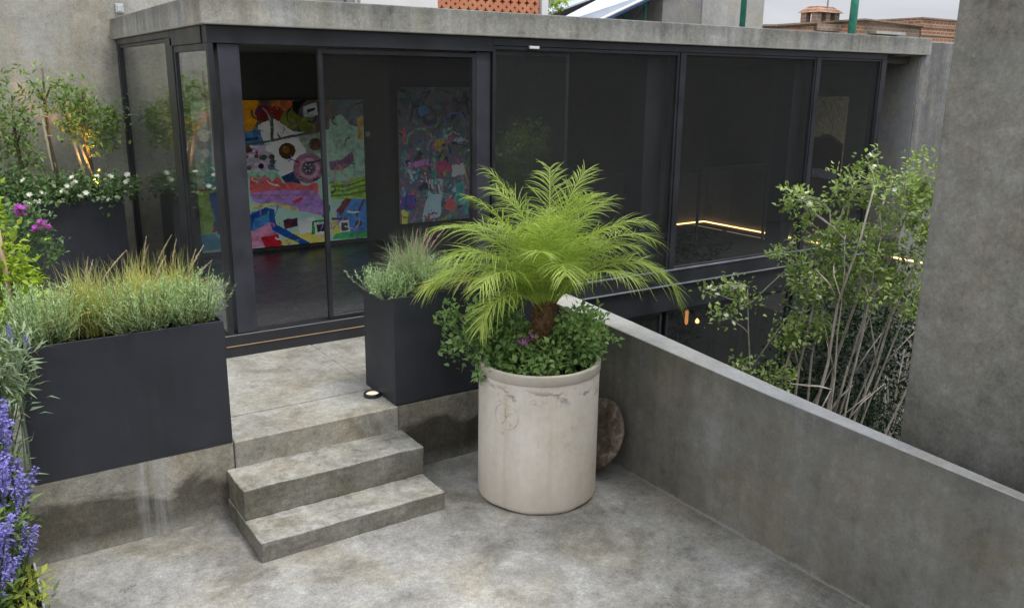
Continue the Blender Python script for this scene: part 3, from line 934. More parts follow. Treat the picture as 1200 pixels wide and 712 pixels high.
GAIN = 1.9
def sc(r_, g, b): return srgb(r_, g, b, GAIN)
pl = []
def A(c, pts, rag=2.5, n=3): pl.append((sc(*c), P1(ragged(pts, rag, n) if rag else pts)))
A((92, 82, 78), [(195, 28), (720, 28), (720, 120), (470, 165), (195, 150)])
A((150, 185, 165), [(565, 110), (640, 80), (670, 170), (720, 230), (728, 370), (560, 390)])
A((95, 105, 115), [(560, 28), (718, 28), (718, 150), (655, 130), (600, 60)])
A((200, 168, 70), [(690, 105), (718, 95), (720, 200), (694, 200)])
A((205, 138, 30), [(197, 30), (268, 30), (266, 112), (240, 170), (203, 165)])
A((112, 34, 40), circ(290, 82, 34), 3, 1)
A((170, 95, 60), [(318, 30), (412, 30), (410, 72), (330, 78)])
A((125, 40, 36), circ(338, 88, 34), 3, 1)
A((112, 116, 48), circ(400, 110, 40), 3, 1)
A((28, 26, 30), [(405, 34), (470, 30), (440, 62), (430, 95), (408, 70)])
A((190, 196, 202), [(455, 58), (512, 38), (518, 92), (460, 106)])
A((40, 40, 46), [(470, 70), (505, 60), (505, 72), (470, 84)], 2)
A((108, 112, 46), circ(470, 132, 34), 3, 1)
A((118, 60, 44), [(515, 40), (552, 40), (552, 152), (520, 140)])
A((216, 214, 212), [(268, 132), (330, 105), (425, 170), (470, 215), (430, 335), (352, 345), (318, 205), (270, 186)])
A((72, 82, 60), [(316, 92), (330, 92), (330, 205), (316, 205)], 2)
A((70, 112, 152), [(203, 165), (275, 150), (292, 222), (212, 232)])
A((30, 60, 100), [(210, 190), (270, 180), (270, 192), (215, 204)], 3)
A((180, 168, 182), [(210, 228), (322, 212), (338, 322), (222, 338)])
for k in range(16):
    cx, cy = random.uniform(220, 330), random.uniform(225, 330)
    A(random.choice([(38, 34, 46), (120, 50, 110), (60, 90, 80), (225, 220, 225), (70, 55, 50)]), circ(cx, cy, random.uniform(6, 15), 7), 5, 1)
A((135, 150, 135), [(430, 180), (530, 165), (535, 260), (470, 250)])
A((96, 70, 56), circ(505, 215, 28), 5, 1)
A((84, 84, 82), [(208, 214), (540, 150), (542, 160), (210, 224)], 1)
A((72, 50, 24), circ(385, 242, 36, 11), 14, 1)
A((120, 90, 40), circ(378, 236, 16, 9), 6, 1)
A((140, 185, 162), [(214, 332), (345, 328), (372, 372), (232, 368)])
A((44, 64, 100), [(362, 352), (412, 326), (445, 388), (388, 390)])
A((150, 104, 126), circ(475, 316, 66), 2, 1)
A((182, 148, 160), circ(478, 318, 45), 2, 1)
A((128, 96, 116), circ(476, 318, 31), 2, 1)
A((80, 80, 88), circ(474, 316, 23), 4, 1)
for k in range(6):
    a = k * PI / 3
    A((170, 165, 165), [(474 + 6 * math.cos(a), 316 + 6 * math.sin(a)), (474 + 19 * math.cos(a + .25), 316 + 19 * math.sin(a + .25)), (474 + 19 * math.cos(a - .25), 316 + 19 * math.sin(a - .25))], 1, 1)
A((206, 98, 98), [(232, 350), (270, 362), (298, 342), (322, 372), (350, 352), (378, 384), (420, 380), (470, 392), (512, 380), (514, 424), (240, 428)], 5)
A((166, 130, 192), [(236, 424), (330, 410), (500, 412), (548, 468), (552, 522), (430, 500), (300, 472), (246, 456)])
A((205, 60, 60), [(405, 462), (455, 438), (450, 450), (425, 466)], 3)
for k in range(12):
    x = 250 + k * 22
    A((190, 90, 110), [(x, 432), (x + 16, 426), (x + 18, 430), (x + 2, 437)], 2, 1)
A((205, 196, 110), [(222, 480), (330, 462), (440, 492), (430, 500), (320, 474), (226, 496)], 3)
A((205, 134, 165), [(228, 600), (330, 540), (348, 602), (300, 655), (238, 664)])
A((70, 130, 190), [(224, 560), (246, 500), (300, 486), (326, 540), (250, 590)])
A((32, 78, 150), [(300, 482), (336, 492), (346, 560), (484, 640), (450, 652), (328, 582), (312, 510), (258, 530), (244, 590), (226, 585), (240, 512)], 3)
A((80, 40, 60), [(372, 540), (430, 530), (440, 565), (380, 580)])
A((170, 30, 45), [(282, 612), (352, 600), (372, 655), (300, 664)])
A((215, 200, 100), [(360, 648), (402, 592), (556, 600), (556, 640)])
A((32, 78, 150), [(346, 560), (484, 640), (456, 652), (330, 582)], 2)
A((212, 222, 216), [(430, 545), (505, 522), (502, 592), (440, 602)])
A((30, 140, 72), [(490, 545), (548, 538), (556, 602), (490, 606)])
A((215, 225, 220), [(500, 552), (552, 548), (555, 602), (504, 604)], 1)
A((60, 50, 50), [(510, 562), (548, 558), (550, 594), (512, 596)], 2)
A((126, 86, 120), [(562, 288), (620, 280), (664, 248), (674, 288), (622, 326), (568, 328)])
for k in range(7): A((80, 55, 80), [(570 + k * 15, 322 - k * 6), (576 + k * 15, 320 - k * 6), (580 + k * 15, 298 - k * 7), (574 + k * 15, 300 - k * 7)], 1, 1)
A((146, 178, 66), [(566, 380), (640, 372), (727, 344), (730, 446), (575, 452)])
for k in range(3): A((84, 122, 40), [(572, 392 + k * 20), (650, 386 + k * 20), (727, 358 + k * 26), (728, 367 + k * 26), (650, 396 + k * 20), (572, 401 + k * 20)], 2)
A((68, 130, 196), [(598, 500), (650, 448), (731, 448), (736, 592), (600, 602)])
A((112, 50, 62), [(596, 502), (634, 448), (668, 448), (620, 522)])
A((110, 40, 50), [(575, 532), (640, 534), (650, 545), (580, 542)], 2)
A((90, 50, 70), [(683, 522), (716, 450), (724, 456), (690, 526)], 2)
A((40, 80, 90), circ(697, 557, 15), 2, 1)
A((60, 160, 92), [(580, 628), (600, 596), (736, 590), (738, 618)])
A((205, 200, 70), [(580, 552), (608, 545), (612, 602), (580, 606)])
A((205, 215, 210), [(610, 546), (654, 540), (658, 592), (614, 598)], 1)
A((70, 60, 60), [(618, 554), (648, 550), (650, 586), (620, 590)], 2)
def ribbon(x, y, L_, w_, a, bend, asp=1.0, n=9):
    up_, dn = [], []
    for k in range(n):
        t_ = k / (n - 1)
        aa = a + bend * (t_ - .5)
        up_.append((x + w_ * math.cos(aa + PI / 2) * (1 - .6 * t_), y + w_ * asp * math.sin(aa + PI / 2) * (1 - .6 * t_)))
        dn.append((x - w_ * math.cos(aa + PI / 2) * (1 - .6 * t_), y - w_ * asp * math.sin(aa + PI / 2) * (1 - .6 * t_)))
        x += L_ / n * math.cos(aa); y += L_ / n * math.sin(aa) * asp
    return up_ + dn[::-1]


for k in range(70):
    c = random.choice([(215, 205, 210), (190, 120, 160), (60, 100, 160), (90, 150, 120), (205, 110, 110), (60, 60, 70), (215, 200, 110), (150, 120, 190), (230, 230, 225)])
    v_ = random.random()
    if v_ > .72: c = tuple(x * .6 for x in c)
    pl.append((sc(*c), ribbon(random.uniform(.3, .98), v_, random.uniform(.03, .11), random.uniform(.0025, .007), random.uniform(0, 6.28), random.uniform(-3, 3), 1.28)))
# the third hidden behind the corner post
def Lp(c, pts): pl.append((sc(*c), ragged(pts, .006, 3)))
Lp((150, 170, 165), [(0, .4), (.3, .4), (.3, .95), (0, .9)])
Lp((190, 70, 60), [(.02, .72), (.12, .74), (.12, .86), (.02, .84)])
Lp((90, 150, 170), [(.1, .45), (.22, .45), (.24, .95), (.14, .9)])
for k in range(26):
    cx, cy = random.uniform(.01, .29), random.uniform(.05, .95)
    Lp(random.choice([(160, 60, 80), (70, 110, 150), (215, 215, 215), (60, 60, 70), (130, 160, 120), (200, 120, 150), (90, 140, 170)]), circ(cx, cy, random.uniform(.012, .035), 8, asp=1.4))
Lp((150, 190, 70), [(.02, .15), (.12, .12), (.16, .42), (.04, .42)])
Lp((40, 80, 150), [(.12, .4), (.17, .42), (.20, .18), (.3, .12), (.3, .05), (.15, .12)])
Lp((80, 160, 190), [(.02, .02), (.2, .02), (.14, .12), (.03, .14)])
painting('painting', 'large bright collage like canvas with a pink wheel, behind the open glass door', (2.22, 9.895, .655), (2.17, 0, 0), (0, 0, 1.69), pl, sc(165, 200, 185), 420, .0028)
pl = []
random.seed(21)
pal = [(60, 90, 105), (95, 120, 130), (70, 70, 100), (60, 75, 60), (110, 80, 105), (45, 45, 55), (125, 140, 145), (80, 100, 70), (130, 70, 80), (60, 110, 110)]
for k in range(210):
    cx, cy = random.uniform(0, 1), random.uniform(0, 1)
    c = random.choice(pal)
    if cy > .72: c = tuple(x * .65 for x in c)
    L_, w_ = random.uniform(.03, .12), random.uniform(.006, .03)
    a = random.uniform(0, PI)
    ca, sa = math.cos(a), math.sin(a)
    pts = [(-L_, -w_), (0, -w_ * 1.4), (L_, -w_ * .6), (L_, w_), (0, w_ * 1.2), (-L_, w_ * .5)]
    pl.append((srgb(*c, 4.4), ragged([(cx + x * ca - y * sa, cy + (x * sa + y * ca) * .62) for x, y in pts], .012, 2)))
def Q(c, pts, k=4.0): pl.append((srgb(*c, k), ragged(pts, .01, 3)))
for (cx, cy, r0_, r1_, c) in ((.76, .72, .17, .145, (75, 85, 130)), (.52, .53, .16, .135, (85, 120, 130)), (.28, .58, .2, .175, (90, 120, 95))):
    o = circ(cx, cy, r0_, 14, 0, PI * 1.05, .62) + list(reversed(circ(cx, cy, r1_, 14, 0, PI * 1.05, .62)))
    pl.append((srgb(*c, 4.2), o))
Q((150, 120, 50), circ(.56, .58, .09, 9, asp=.5)); Q((130, 60, 85), circ(.6, .40, .12, 9, asp=.5)); Q((140, 100, 150), [(.1, .42), (.4, .42), (.4, .47), (.1, .46)])
Q((60, 110, 150), circ(.33, .83, .08, 9, asp=.5)); Q((170, 175, 180), [(.72, .33), (.93, .36), (.9, .44), (.72, .42)])
Q((60, 55, 110), [(0, .1), (.2, .1), (.2, .22), (.02, .2)]); Q((190, 180, 60), [(.01, .0), (.1, .0), (.11, .09), (.02, .1)])
Q((130, 160, 175), [(.3, .02), (.55, .03), (.6, .2), (.4, .24)]); Q((60, 120, 120), [(.75, .1), (.95, .12), (.9, .3), (.8, .28)]); Q((150, 75, 70), [(.62, .1), (.75, .05), (.8, .12), (.68, .2)])
for k in range(120):
    c = random.choice([(190, 190, 200), (170, 110, 140), (80, 110, 150), (90, 130, 110), (150, 80, 90), (60, 60, 80), (170, 160, 90), (140, 110, 160), (120, 140, 150)])
    v_ = random.random()
    if v_ > .7: c = tuple(x * .6 for x in c)
    pl.append((srgb(*c, 2.2), ribbon(random.random(), v_, random.uniform(.06, .30), random.uniform(.004, .014), random.uniform(0, 6.28), random.uniform(-3.2, 3.2), .61)))
painting('painting', 'tall dark blue and purple abstract canvas on the wall left of the palm', (4.865, 9.895, .785), (1.045, 0, 0), (0, 0, 1.715), pl, srgb(95, 98, 108, 2.6), 340, .010)
pl = []
def Q2(c, pts, k=1.4): pl.append((srgb(*c, k), ragged(pts, .02, 3)))
Q2((45, 50, 55), [(.15, 0), (1, 0), (1, .9), (.15, .9)]); Q2((120, 40, 40), [(.2, .3), (.7, .28), (.9, .55), (.3, .6)]); Q2((60, 70, 80), [(.2, .02), (.9, .05), (.8, .24), (.3, .25)]); Q2((95, 95, 95), [(0, .9), (1, .9), (1, 1), (0, 1)])
painting('painting', 'narrow dim canvas with a red patch on the far wall behind the middle pane', (8.76, 9.895, 1.40), (.46, 0, 0), (0, 0, 1.04), pl, srgb(70, 70, 72, 1.2))
pl = []
Q2((205, 190, 150), [(0, .5), (.55, .55), (1, .45), (1, 1), (0, 1)], 1.3); Q2((60, 40, 45), [(0, 0), (1, 0), (1, .42), (.5, .52), (0, .48)], 1.0); Q2((150, 150, 160), [(.1, .02), (.9, .02), (.9, .12), (.1, .12)], 1.3)
painting('painting', 'canvas with a cream top and dark lower half behind the last pane', (10.455, 7.93, 1.28), (0, -.52, 0), (0, 0, 1.15), pl, srgb(90, 80, 75, 1.0))
for (a, b, lab) in (((4.44, 9.922, 1.90), (4.50, 9.93, 1.96), 'small pale switch plate on the dark wall between the two large paintings'), ((10.450, 7.46, 1.78), (10.459, 7.53, 1.84), 'small pale switch plate on the side wall behind the last pane')):
    bm = bmesh.new(); add_box(bm, a, b, .003); add_box(bm, (a[0] + .015, a[1] - .003, a[2] + .015) if b[0] < 9 else (a[0] - .003, a[1] + .018, a[2] + .015), (b[0] - .015, b[1] - .004, b[2] - .015) if b[0] < 9 else (b[0] - .004, b[1] - .018, b[2] - .015))
    tag(link('switch_plate', bm_mesh(bm, 'switch_plate'), M['grey_plastic']), lab, 'switch')

# pendant bulbs in the lower room
for (x, z, kind) in ((7.403, -.20, 'tube'), (7.592, -.281, 'globe')):
    t = thing('pendant_lamp', 'lit round clear pendant bulb hanging low behind the sunken glass' if kind == 'globe' else 'amber tube shaped pendant bulb hanging beside the round one', 'lamp', (x, 7.2, .20))
    zb = z - .20
    bm = bmesh.new(); add_tube(bm, [(0, 0, 0), (0, 0, zb + .17)], .004, 6); link('cord', bm_mesh(bm, 'cord'), M['black'], t)
    bm = bmesh.new(); add_lathe(bm, [(0, zb + .17), (.018, zb + .17), (.02, zb + .11), (.016, zb + .10), (0, zb + .10)], 14); link('socket', bm_mesh(bm, 'socket', True), M['post'], t)
    bm = bmesh.new()
    if kind == 'globe':
        add_lathe(bm, [(.016, zb + .10)] + [(.062 * math.sin(a), zb + .01 + .062 * math.cos(a)) for a in np.linspace(.5, PI - .01, 12)] + [(0, zb - .052)], 20)
        link('bulb', bm_mesh(bm, 'bulb', True), M['glass'], t)
        b3 = bmesh.new(); add_lathe(b3, [(0, zb + .05), (.012, zb + .04), (.028, zb + .01), (.018, zb - .015), (0, zb - .02)], 12); link('filament', bm_mesh(b3, 'filament', True), M['bulb'], t)
    else:
        add_lathe(bm, [(.014, zb + .10), (.020, zb + .08), (.021, zb - .06), (.012, zb - .085), (0, zb - .09)], 14)
        link('bulb', bm_mesh(bm, 'bulb', True), M['bulb_amber'], t)

# landing lamp
t = thing('landing_lamp', 'small round ground lamp with a lit white face beside the black planter', 'lamp', (2.285, 5.135, .479))
bm = bmesh.new(); add_lathe(bm, [(.058, 0), (.060, .022), (.054, .028), (.046, .026), (.044, .018), (0, .018)], 32); link('ring', bm_mesh(bm, 'ring', True), M['black'], t)
bm = bmesh.new(); add_lathe(bm, [(.043, .0185), (.036, .023), (0, .025)], 28); link('lens', bm_mesh(bm, 'lens', True), M['lamp_disc'], t)

# little fittings on the courtyard wall
bm = bmesh.new(); add_box(bm, (1.72, 9.925, 3.22), (1.80, 9.949, 3.31), .006); add_box(bm, (1.735, 9.918, 3.235), (1.785, 9.926, 3.295), .003)
tag(link('wall_lamp', bm_mesh(bm, 'wall_lamp'), M['grey_plastic']), 'small square pale fitting high on the weathered courtyard wall', 'fitting')

# ------------------------------------------------------------------ planters
def planter(name, label, x0, x1, y0, y1, z0, z1, th=.012, group='charcoal steel planters'):
    t = thing(name, label, 'planter', ((x0 + x1) / 2, (y0 + y1) / 2, z0), 0, group)
    boxes('body', [((x0, y0, z0), (x1, y0 + th, z1)), ((x0, y1 - th, z0), (x1, y1, z1)), ((x0, y0 + th, z0), (x0 + th, y1 - th, z1)),
                   ((x1 - th, y0 + th, z0), (x1, y1 - th, z1)), ((x0 + th, y0 + th, z0), (x1 - th, y1 - th, z0 + .01))], M['planter'], t, .0012)
    bm = bmesh.new()
    nx, ny = 26, 12
    g = [[bm.verts.new((x0 + th + (x1 - x0 - 2 * th) * i / nx, y0 + th + (y1 - y0 - 2 * th) * j / ny, z1 - .035 + random.uniform(-.015, .02))) for j in range(ny + 1)] for i in range(nx + 1)]
    for i in range(nx):
        for j in range(ny): bm.faces.new((g[i][j], g[i + 1][j], g[i + 1][j + 1], g[i][j + 1]))
    world_obj('soil', bm_mesh(bm, 'soil'), M['soil'], t)
    return t


planter('planter', 'long charcoal metal planter of grasses left of the steps', .205, 1.254, 4.872, 5.36, .478, 1.235)
planter('planter', 'charcoal metal planter on the landing edge behind the pale palm pot', 2.337, 3.66, 4.872, 5.35, .487, 1.222)
planter('planter', 'black planter of white flowered climber against the courtyard wall', .55, 1.49, 9.2, 9.75, .485, 1.44)

# ------------------------------------------------------------------ the palm pot and its lid
PX_, PY_ = 3.01, 4.18
pt = thing('cement_pot', 'tall pale cylindrical cement pot holding the palm', 'pot', (PX_, PY_, 0))
bm = bmesh.new()
prof = [(0, .0), (.372, .0), (.383, .012), (.386, .03), (.385, .30), (.384, .60), (.384, .835), (.384, .8455), (.3842, .8465), (.3885, .8475), (.3895, .849), (.3895, .900), (.389, .9035), (.387, .905), (.365, .9055), (.362, .9045), (.360, .902), (.352, .80), (0, .80)]
add_lathe(bm, prof, 96)
for v in bm.verts:
    a = math.atan2(v.co.y, v.co.x)
    k = 1 + .0016 * abs(math.sin(9 * a)) + .003 * math.sin(3 * a + 3 * v.co.z) + .002 * math.sin(11 * a + 1)
    if v.co.z < .02: v.co.z += .006 * max(0, math.sin(4 * a)) + .004 * max(0, math.sin(9 * a + 2))
    v.co.x *= k; v.co.y *= k
me = bm_mesh(bm, 'pot_body', True)
link('pot_body', me, M['pot'], pt)
bm = bmesh.new()
ang0 = R(-155.9)
def cyl(dx, dz, r_=.3862): return (r_ * math.cos(ang0 + dx / .385), r_ * math.sin(ang0 + dx / .385), .636 + dz)
add_tube(bm, [cyl(.083 * math.cos(a), .083 * math.sin(a)) for a in np.linspace(0, 2 * PI, 40)], .0022, 5, False)
for a in (R(90), R(30), R(150), R(-60), R(-120)):
    add_tube(bm, [cyl(0, -.01), cyl(.04 * math.cos(a + .2), .04 * math.sin(a + .2)), cyl(.07 * math.cos(a), .07 * math.sin(a))], .0018, 5)
link('stamped_ring', bm_mesh(bm, 'stamped_ring', True), M['pot'], pt)
bm = bmesh.new()
c0 = bm.verts.new((0, 0, .84))
rr_ = []
for q in range(1, 8):
    rr_.append([bm.verts.new((.352 * q / 7 * math.cos(2 * PI * k / 36), .352 * q / 7 * math.sin(2 * PI * k / 36), .84 - .02 * (q / 7) + random.uniform(-.012, .012))) for k in range(36)])
for k in range(36): bm.faces.new((c0, rr_[0][k], rr_[0][(k + 1) % 36]))
for a, b in zip(rr_, rr_[1:]):
    for k in range(36): bm.faces.new((a[k], b[k], b[(k + 1) % 36], a[(k + 1) % 36]))
link('soil', bm_mesh(bm, 'soil', True), M['soil'], pt)

ld = bpy.data.objects
bm = bmesh.new()
add_lathe(bm, [(0, .0), (.15, .012), (.225, .03), (.248, .022), (.252, .032), (.250, .046), (.235, .055), (.12, .04), (0, .035)], 56)
for v in bm.verts: v.co += Vector((random.uniform(-1, 1), random.uniform(-1, 1), random.uniform(-1, 1))) * .0018
me = bm_mesh(bm, 'stone_lid', True)
lid = link('stone_lid', me, M['disc'])
ax = Vector((-.90, .05, .42)).normalized()
lid.matrix_world = Matrix.Translation((3.555, 4.19, .243)) @ ax.to_track_quat('Z', 'Y').to_matrix().to_4x4()
tag(lid, 'round weathered cement lid leaning on the parapet behind the pale pot', 'lid')

# ------------------------------------------------------------------ palm
pm = thing('palm', 'small feathery date palm growing in the pale cement pot', 'palm', (PX_, PY_, .835))
base_z = .835
top = Vector((.035, -.015, .43))       # crown point, local
bm = bmesh.new()
pts = [Vector((-.03, .01, -.02)), Vector((-.015, .006, .1)), Vector((.005, 0, .2)), Vector((.025, -.01, .31)), top]
add_tube(bm, pts, [.075, .068, .064, .066, .05], 14)
rows_n = 15
for i in range(rows_n):
    t_ = i / rows_n
    idx = min(int(t_ * 4), 3); q = t_ * 4 - idx
    c = pts[idx].lerp(pts[idx + 1], q)
    for k in range(9):
        a = 2 * PI * (k + .5 * (i % 2)) / 9 + random.uniform(-.12, .12)
        d = Vector((math.cos(a), math.sin(a), 0)); s = Vector((-math.sin(a), math.cos(a), 0))
        b0 = c + d * .052
        h = random.uniform(.035, .055); w = random.uniform(.016, .022); o_ = random.uniform(.018, .038)
        v = [bm.verts.new(x) for x in (b0 - s * w, b0 + s * w, b0 + d * o_ + s * w * .5 + Vector((0, 0, h)), b0 + d * o_ - s * w * .5 + Vector((0, 0, h)), b0 + Vector((0, 0, h * .8)) + s * w * .8, b0 + Vector((0, 0, h * .8)) - s * w * .8)]
        bm.faces.new((v[0], v[1], v[2], v[3])); bm.faces.new((v[3], v[2], v[4], v[5])); bm.faces.new((v[1], v[4], v[2])); bm.faces.new((v[0], v[3], v[5]))
link('trunk', bm_mesh(bm, 'trunk'), M['palm_bark'], pm)


def frond(azim, elev, L, droop, twist, tone0):
    K = 14
    pts = []
    p = Vector((0, 0, 0)); e = elev
    d_ = L / K
    hz = Vector((math.cos(azim), math.sin(azim), 0))
    sidev = Vector((-math.sin(azim), math.cos(azim), 0))
    pa = azim
    for i in range(K + 1):
        pts.append(p.copy())
        hz = Vector((math.cos(pa), math.sin(pa), 0))
        p = p + (hz * math.cos(e) + Vector((0, 0, math.sin(e)))) * d_
        e -= droop / K * (.35 + 1.5 * i / K)
        pa += twist / K
    P = np.array([list(q) for q in pts])
    T = np.gradient(P, axis=0); T = unit(T)
    Sd = unit(np.cross(T, np.array([0, 0, 1.0]) + 0 * T))
    Nn = np.cross(Sd, T)
    n = 60
    t = np.linspace(.13, .985, n)
    f = t * K; i0 = np.minimum(f.astype(int), K - 1); w = (f - i0)[:, None]
    B = P[i0] * (1 - w) + P[i0 + 1] * w
    Tb = unit(T[i0] * (1 - w) + T[i0 + 1] * w); Sb = unit(Sd[i0] * (1 - w) + Sd[i0 + 1] * w); Nb = unit(Nn[i0] * (1 - w) + Nn[i0 + 1] * w)
    prof = np.interp(t, [0, .12, .3, .55, .8, 1], [.07, .18, .27, .28, .22, .12]) * (L / .85)
    allp, allw, alls, tn = [], [], [], []
    for sg in (-1, 1):
        fw = np.interp(t, [0, .5, 1], [.35, .75, 1.5])[:, None]
        D = unit(Sb * sg + Tb * fw + Nb * .24 + rng.normal(0, .19, (n, 3)))
        kk = 6
        s = np.linspace(0, 1, kk)[None, :, None]
        ln = (prof * rng.uniform(.85, 1.1, n))[:, None, None]
        grav = np.array([0, 0, -1.0])[None, None, :]
        path = B[:, None, :] + D[:, None, :] * s * ln + grav * (s ** 2) * ln * rng.uniform(.18, .60, n)[:, None, None]
        wd = np.interp(np.linspace(0, 1, kk), [0, .25, .7, 1], [.55, 1, .75, .08])[None, :] * rng.uniform(.0022, .0034, n)[:, None]
        sv = np.repeat(unit(np.cross(D, Nb + rng.normal(0, .25, (n, 3))))[:, None, :], kk, 1)
        allp.append(path); allw.append(wd); alls.append(sv); tn.append(tone0 + rng.uniform(-.2, .24, n) + .18 * (t - .5))
    V, F, own = strips(np.concatenate(allp), np.concatenate(allw), np.concatenate(alls))
    tn = np.concatenate(tn)
    V2, F2, o2 = strips(P[None], np.interp(np.linspace(0, 1, K + 1), [0, .15, 1], [.014, .008, .0018])[None], Sd[None])
    V3, F3, o3 = strips(P[None] , np.interp(np.linspace(0, 1, K + 1), [0, .15, 1], [.012, .006, .0015])[None], Nn[None])
    V, F, T_ = merge_np([(V, F, tn[own]), (V2, F2, np.full(len(F2), .85)), (V3, F3, np.full(len(F3), .85))])
    return np_mesh('frond', V, F, T_)


random.seed(5)
CR = math.atan2(-.554, .833)    # picture right in the plan
FR = []
for k in range(31):
    az_ = k * 2.39996 + random.uniform(-.25, .25)
    q = k / 30.0
    el = R(86 - 44 * q ** 1.15 + random.uniform(-6, 6))
    L_ = random.uniform(.78, .94) * (1 - .12 * q)
    dr = R(38 + 58 * q ** .7 + random.uniform(-14, 16))
    front = math.cos(az_ - (CR - PI / 2))           # those that would hang before the trunk stand up more
    if front > .75 and q > .4: el, dr = max(el, R(58)), dr * .8
    FR.append((az_, el, L_, dr, random.uniform(-.35, .35), .36 + .22 * random.random()))
# the long right hand frond, the yellowing left one and the one hanging in front of the trunk
FR += [(CR + .12, R(48), .98, R(125), -.1, .62), (CR + PI + .15, R(34), .78, R(62), .1, .92), (CR - 2.45, R(36), .62, R(120), .1, .74), (CR + PI - .5, R(50), .85, R(95), 0, .55), (CR + PI - .2, R(64), .9, R(85), 0, .5), (CR + .4, R(60), .9, R(90), 0, .5)]
for a in FR:
    o = link('frond', frond(*a), M['palm'], pm)
    o.location = top + Vector((math.cos(a[0]), math.sin(a[0]), 0)) * .03 + Vector((0, 0, -.03))


# ------------------------------------------------------------------ leafy generators
def blob_points(ells, n):
    """n random points through a list of ellipsoids (cx, cy, cz, rx, ry, rz), denser to the outside"""
    w = np.array([e[3] * e[4] * e[5] for e in ells]); w = w / w.sum()
    idx = rng.choice(len(ells), n, p=w)
    E = np.array(ells)[idx]
    d = unit(rng.normal(0, 1, (n, 3)))
    r_ = rng.uniform(.25, 1, n) ** .5
    return E[:, :3] + d * r_[:, None] * E[:, 3:6], d, r_, E


def leaf_clump(name, ells, n, L, W, mat, parent, cluster=7, spread=.05, up=.5, tone_gain=.0, fold=.3, droop=.2):
    """leaf sprigs scattered through ellipsoids"""
    m = n // cluster
    C_, d, r_, E = blob_points(ells, m)
    P = np.repeat(C_, cluster, 0) + rng.normal(0, spread, (m * cluster, 3))
    D = unit(np.repeat(d, cluster, 0) * .7 + rng.normal(0, .7, (m * cluster, 3)) + np.array([0, 0, up]))
    zr = np.repeat((C_[:, 2] - E[:, 2]) / E[:, 5], cluster)
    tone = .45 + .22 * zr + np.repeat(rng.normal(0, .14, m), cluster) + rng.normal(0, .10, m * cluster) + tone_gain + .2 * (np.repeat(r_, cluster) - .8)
    ll = rng.uniform(L * .6, L * 1.2, m * cluster)
    me = leaves(name, P, D, ll, ll * W / L * rng.uniform(.8, 1.2, m * cluster), np.clip(tone, 0, 1), fold, droop)
    return world_obj(name, me, mat, parent), C_


def twigs(name, starts, ends, mat, parent, r0_=.006, r1_=.002, sag=.0, n=5):
    bm = bmesh.new()
    for a, b in zip(starts, ends):
        a, b = Vector(a), Vector(b)
        mid = (a + b) / 2 + Vector((random.uniform(-1, 1), random.uniform(-1, 1), random.uniform(0, 1))) * (b - a).length * .08 + Vector((0, 0, -sag))
        add_tube(bm, [a, a.lerp(mid, .5) + Vector((0, 0, .01)), mid, b], [r0_, r0_ * .8, (r0_ + r1_) / 2, r1_], n)
    return world_obj(name, bm_mesh(bm, name, True), mat, parent)


def petal_mesh(name, r_, np_=5, tone=.7, layers=1, cup=.35):
    P, D, T, N = [], [], [], []
    for l in range(layers):
        for k in range(np_):
            a = 2 * PI * (k + .5 * l) / np_
            D.append((math.cos(a), math.sin(a), cup + .5 * l)); P.append((0, 0, 0)); T.append(tone + random.uniform(-.15, .2)); N.append((0, 0, 1))
    return leaves(name, P, D, r_, r_ * .75, T, .2, .1, np.array(N, float))


def flowers(mesh, mat, pts, parent, name='flower', smin=.8, smax=1.3):
    if not mesh.materials: mesh.materials.append(mat)
    for p in pts:
        o = bpy.data.objects.new(name, mesh); COL.objects.link(o)
        o.parent = parent
        o.location = Vector(p) - Vector(parent.location)
        o.rotation_euler = (random.uniform(-.9, .9), random.uniform(-.9, .9), random.uniform(0, 6))
        s = random.uniform(smin, smax); o.scale = (s, s, s)


WHITE = petal_mesh('white_flower', .024, 5, .7, 2)
PURPLE = petal_mesh('purple_flower', .022, 4, .55, 2)

# green filler at the palm's foot
sp = thing('pot_shrub', 'leafy green shrub with a purple bloom spilling over the pale pot rim', 'shrub', (PX_, PY_, .84))
ell = [(2.77, 4.35, 1.05, .20, .19, .20), (2.73, 4.30, .93, .16, .16, .12), (2.98, 4.02, .93, .17, .16, .11), (3.23, 4.04, 1.03, .18, .18, .17), (3.30, 4.17, .96, .14, .16, .13),
       (2.88, 4.50, 1.10, .16, .14, .18), (2.60, 4.42, 1.0, .13, .11, .10), (2.62, 4.55, 1.12, .10, .1, .07), (3.02, 4.28, .95, .22, .2, .12), (2.83, 4.08, .88, .14, .12, .09)]
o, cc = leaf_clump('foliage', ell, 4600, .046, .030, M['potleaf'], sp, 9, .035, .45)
twigs('stems', [(PX_ + random.uniform(-.1, .1), PY_ + random.uniform(-.1, .1), .835) for k in range(70)], [cc[i] for i in rng.choice(len(cc), 70)], M['bark'], sp, .005, .002)
flowers(PURPLE, M['purple'], [(2.84, 4.10, 1.075), (2.87, 4.07, 1.09), (2.80, 4.12, 1.055), (2.82, 4.08, 1.05), (2.855, 4.075, 1.06)], sp)


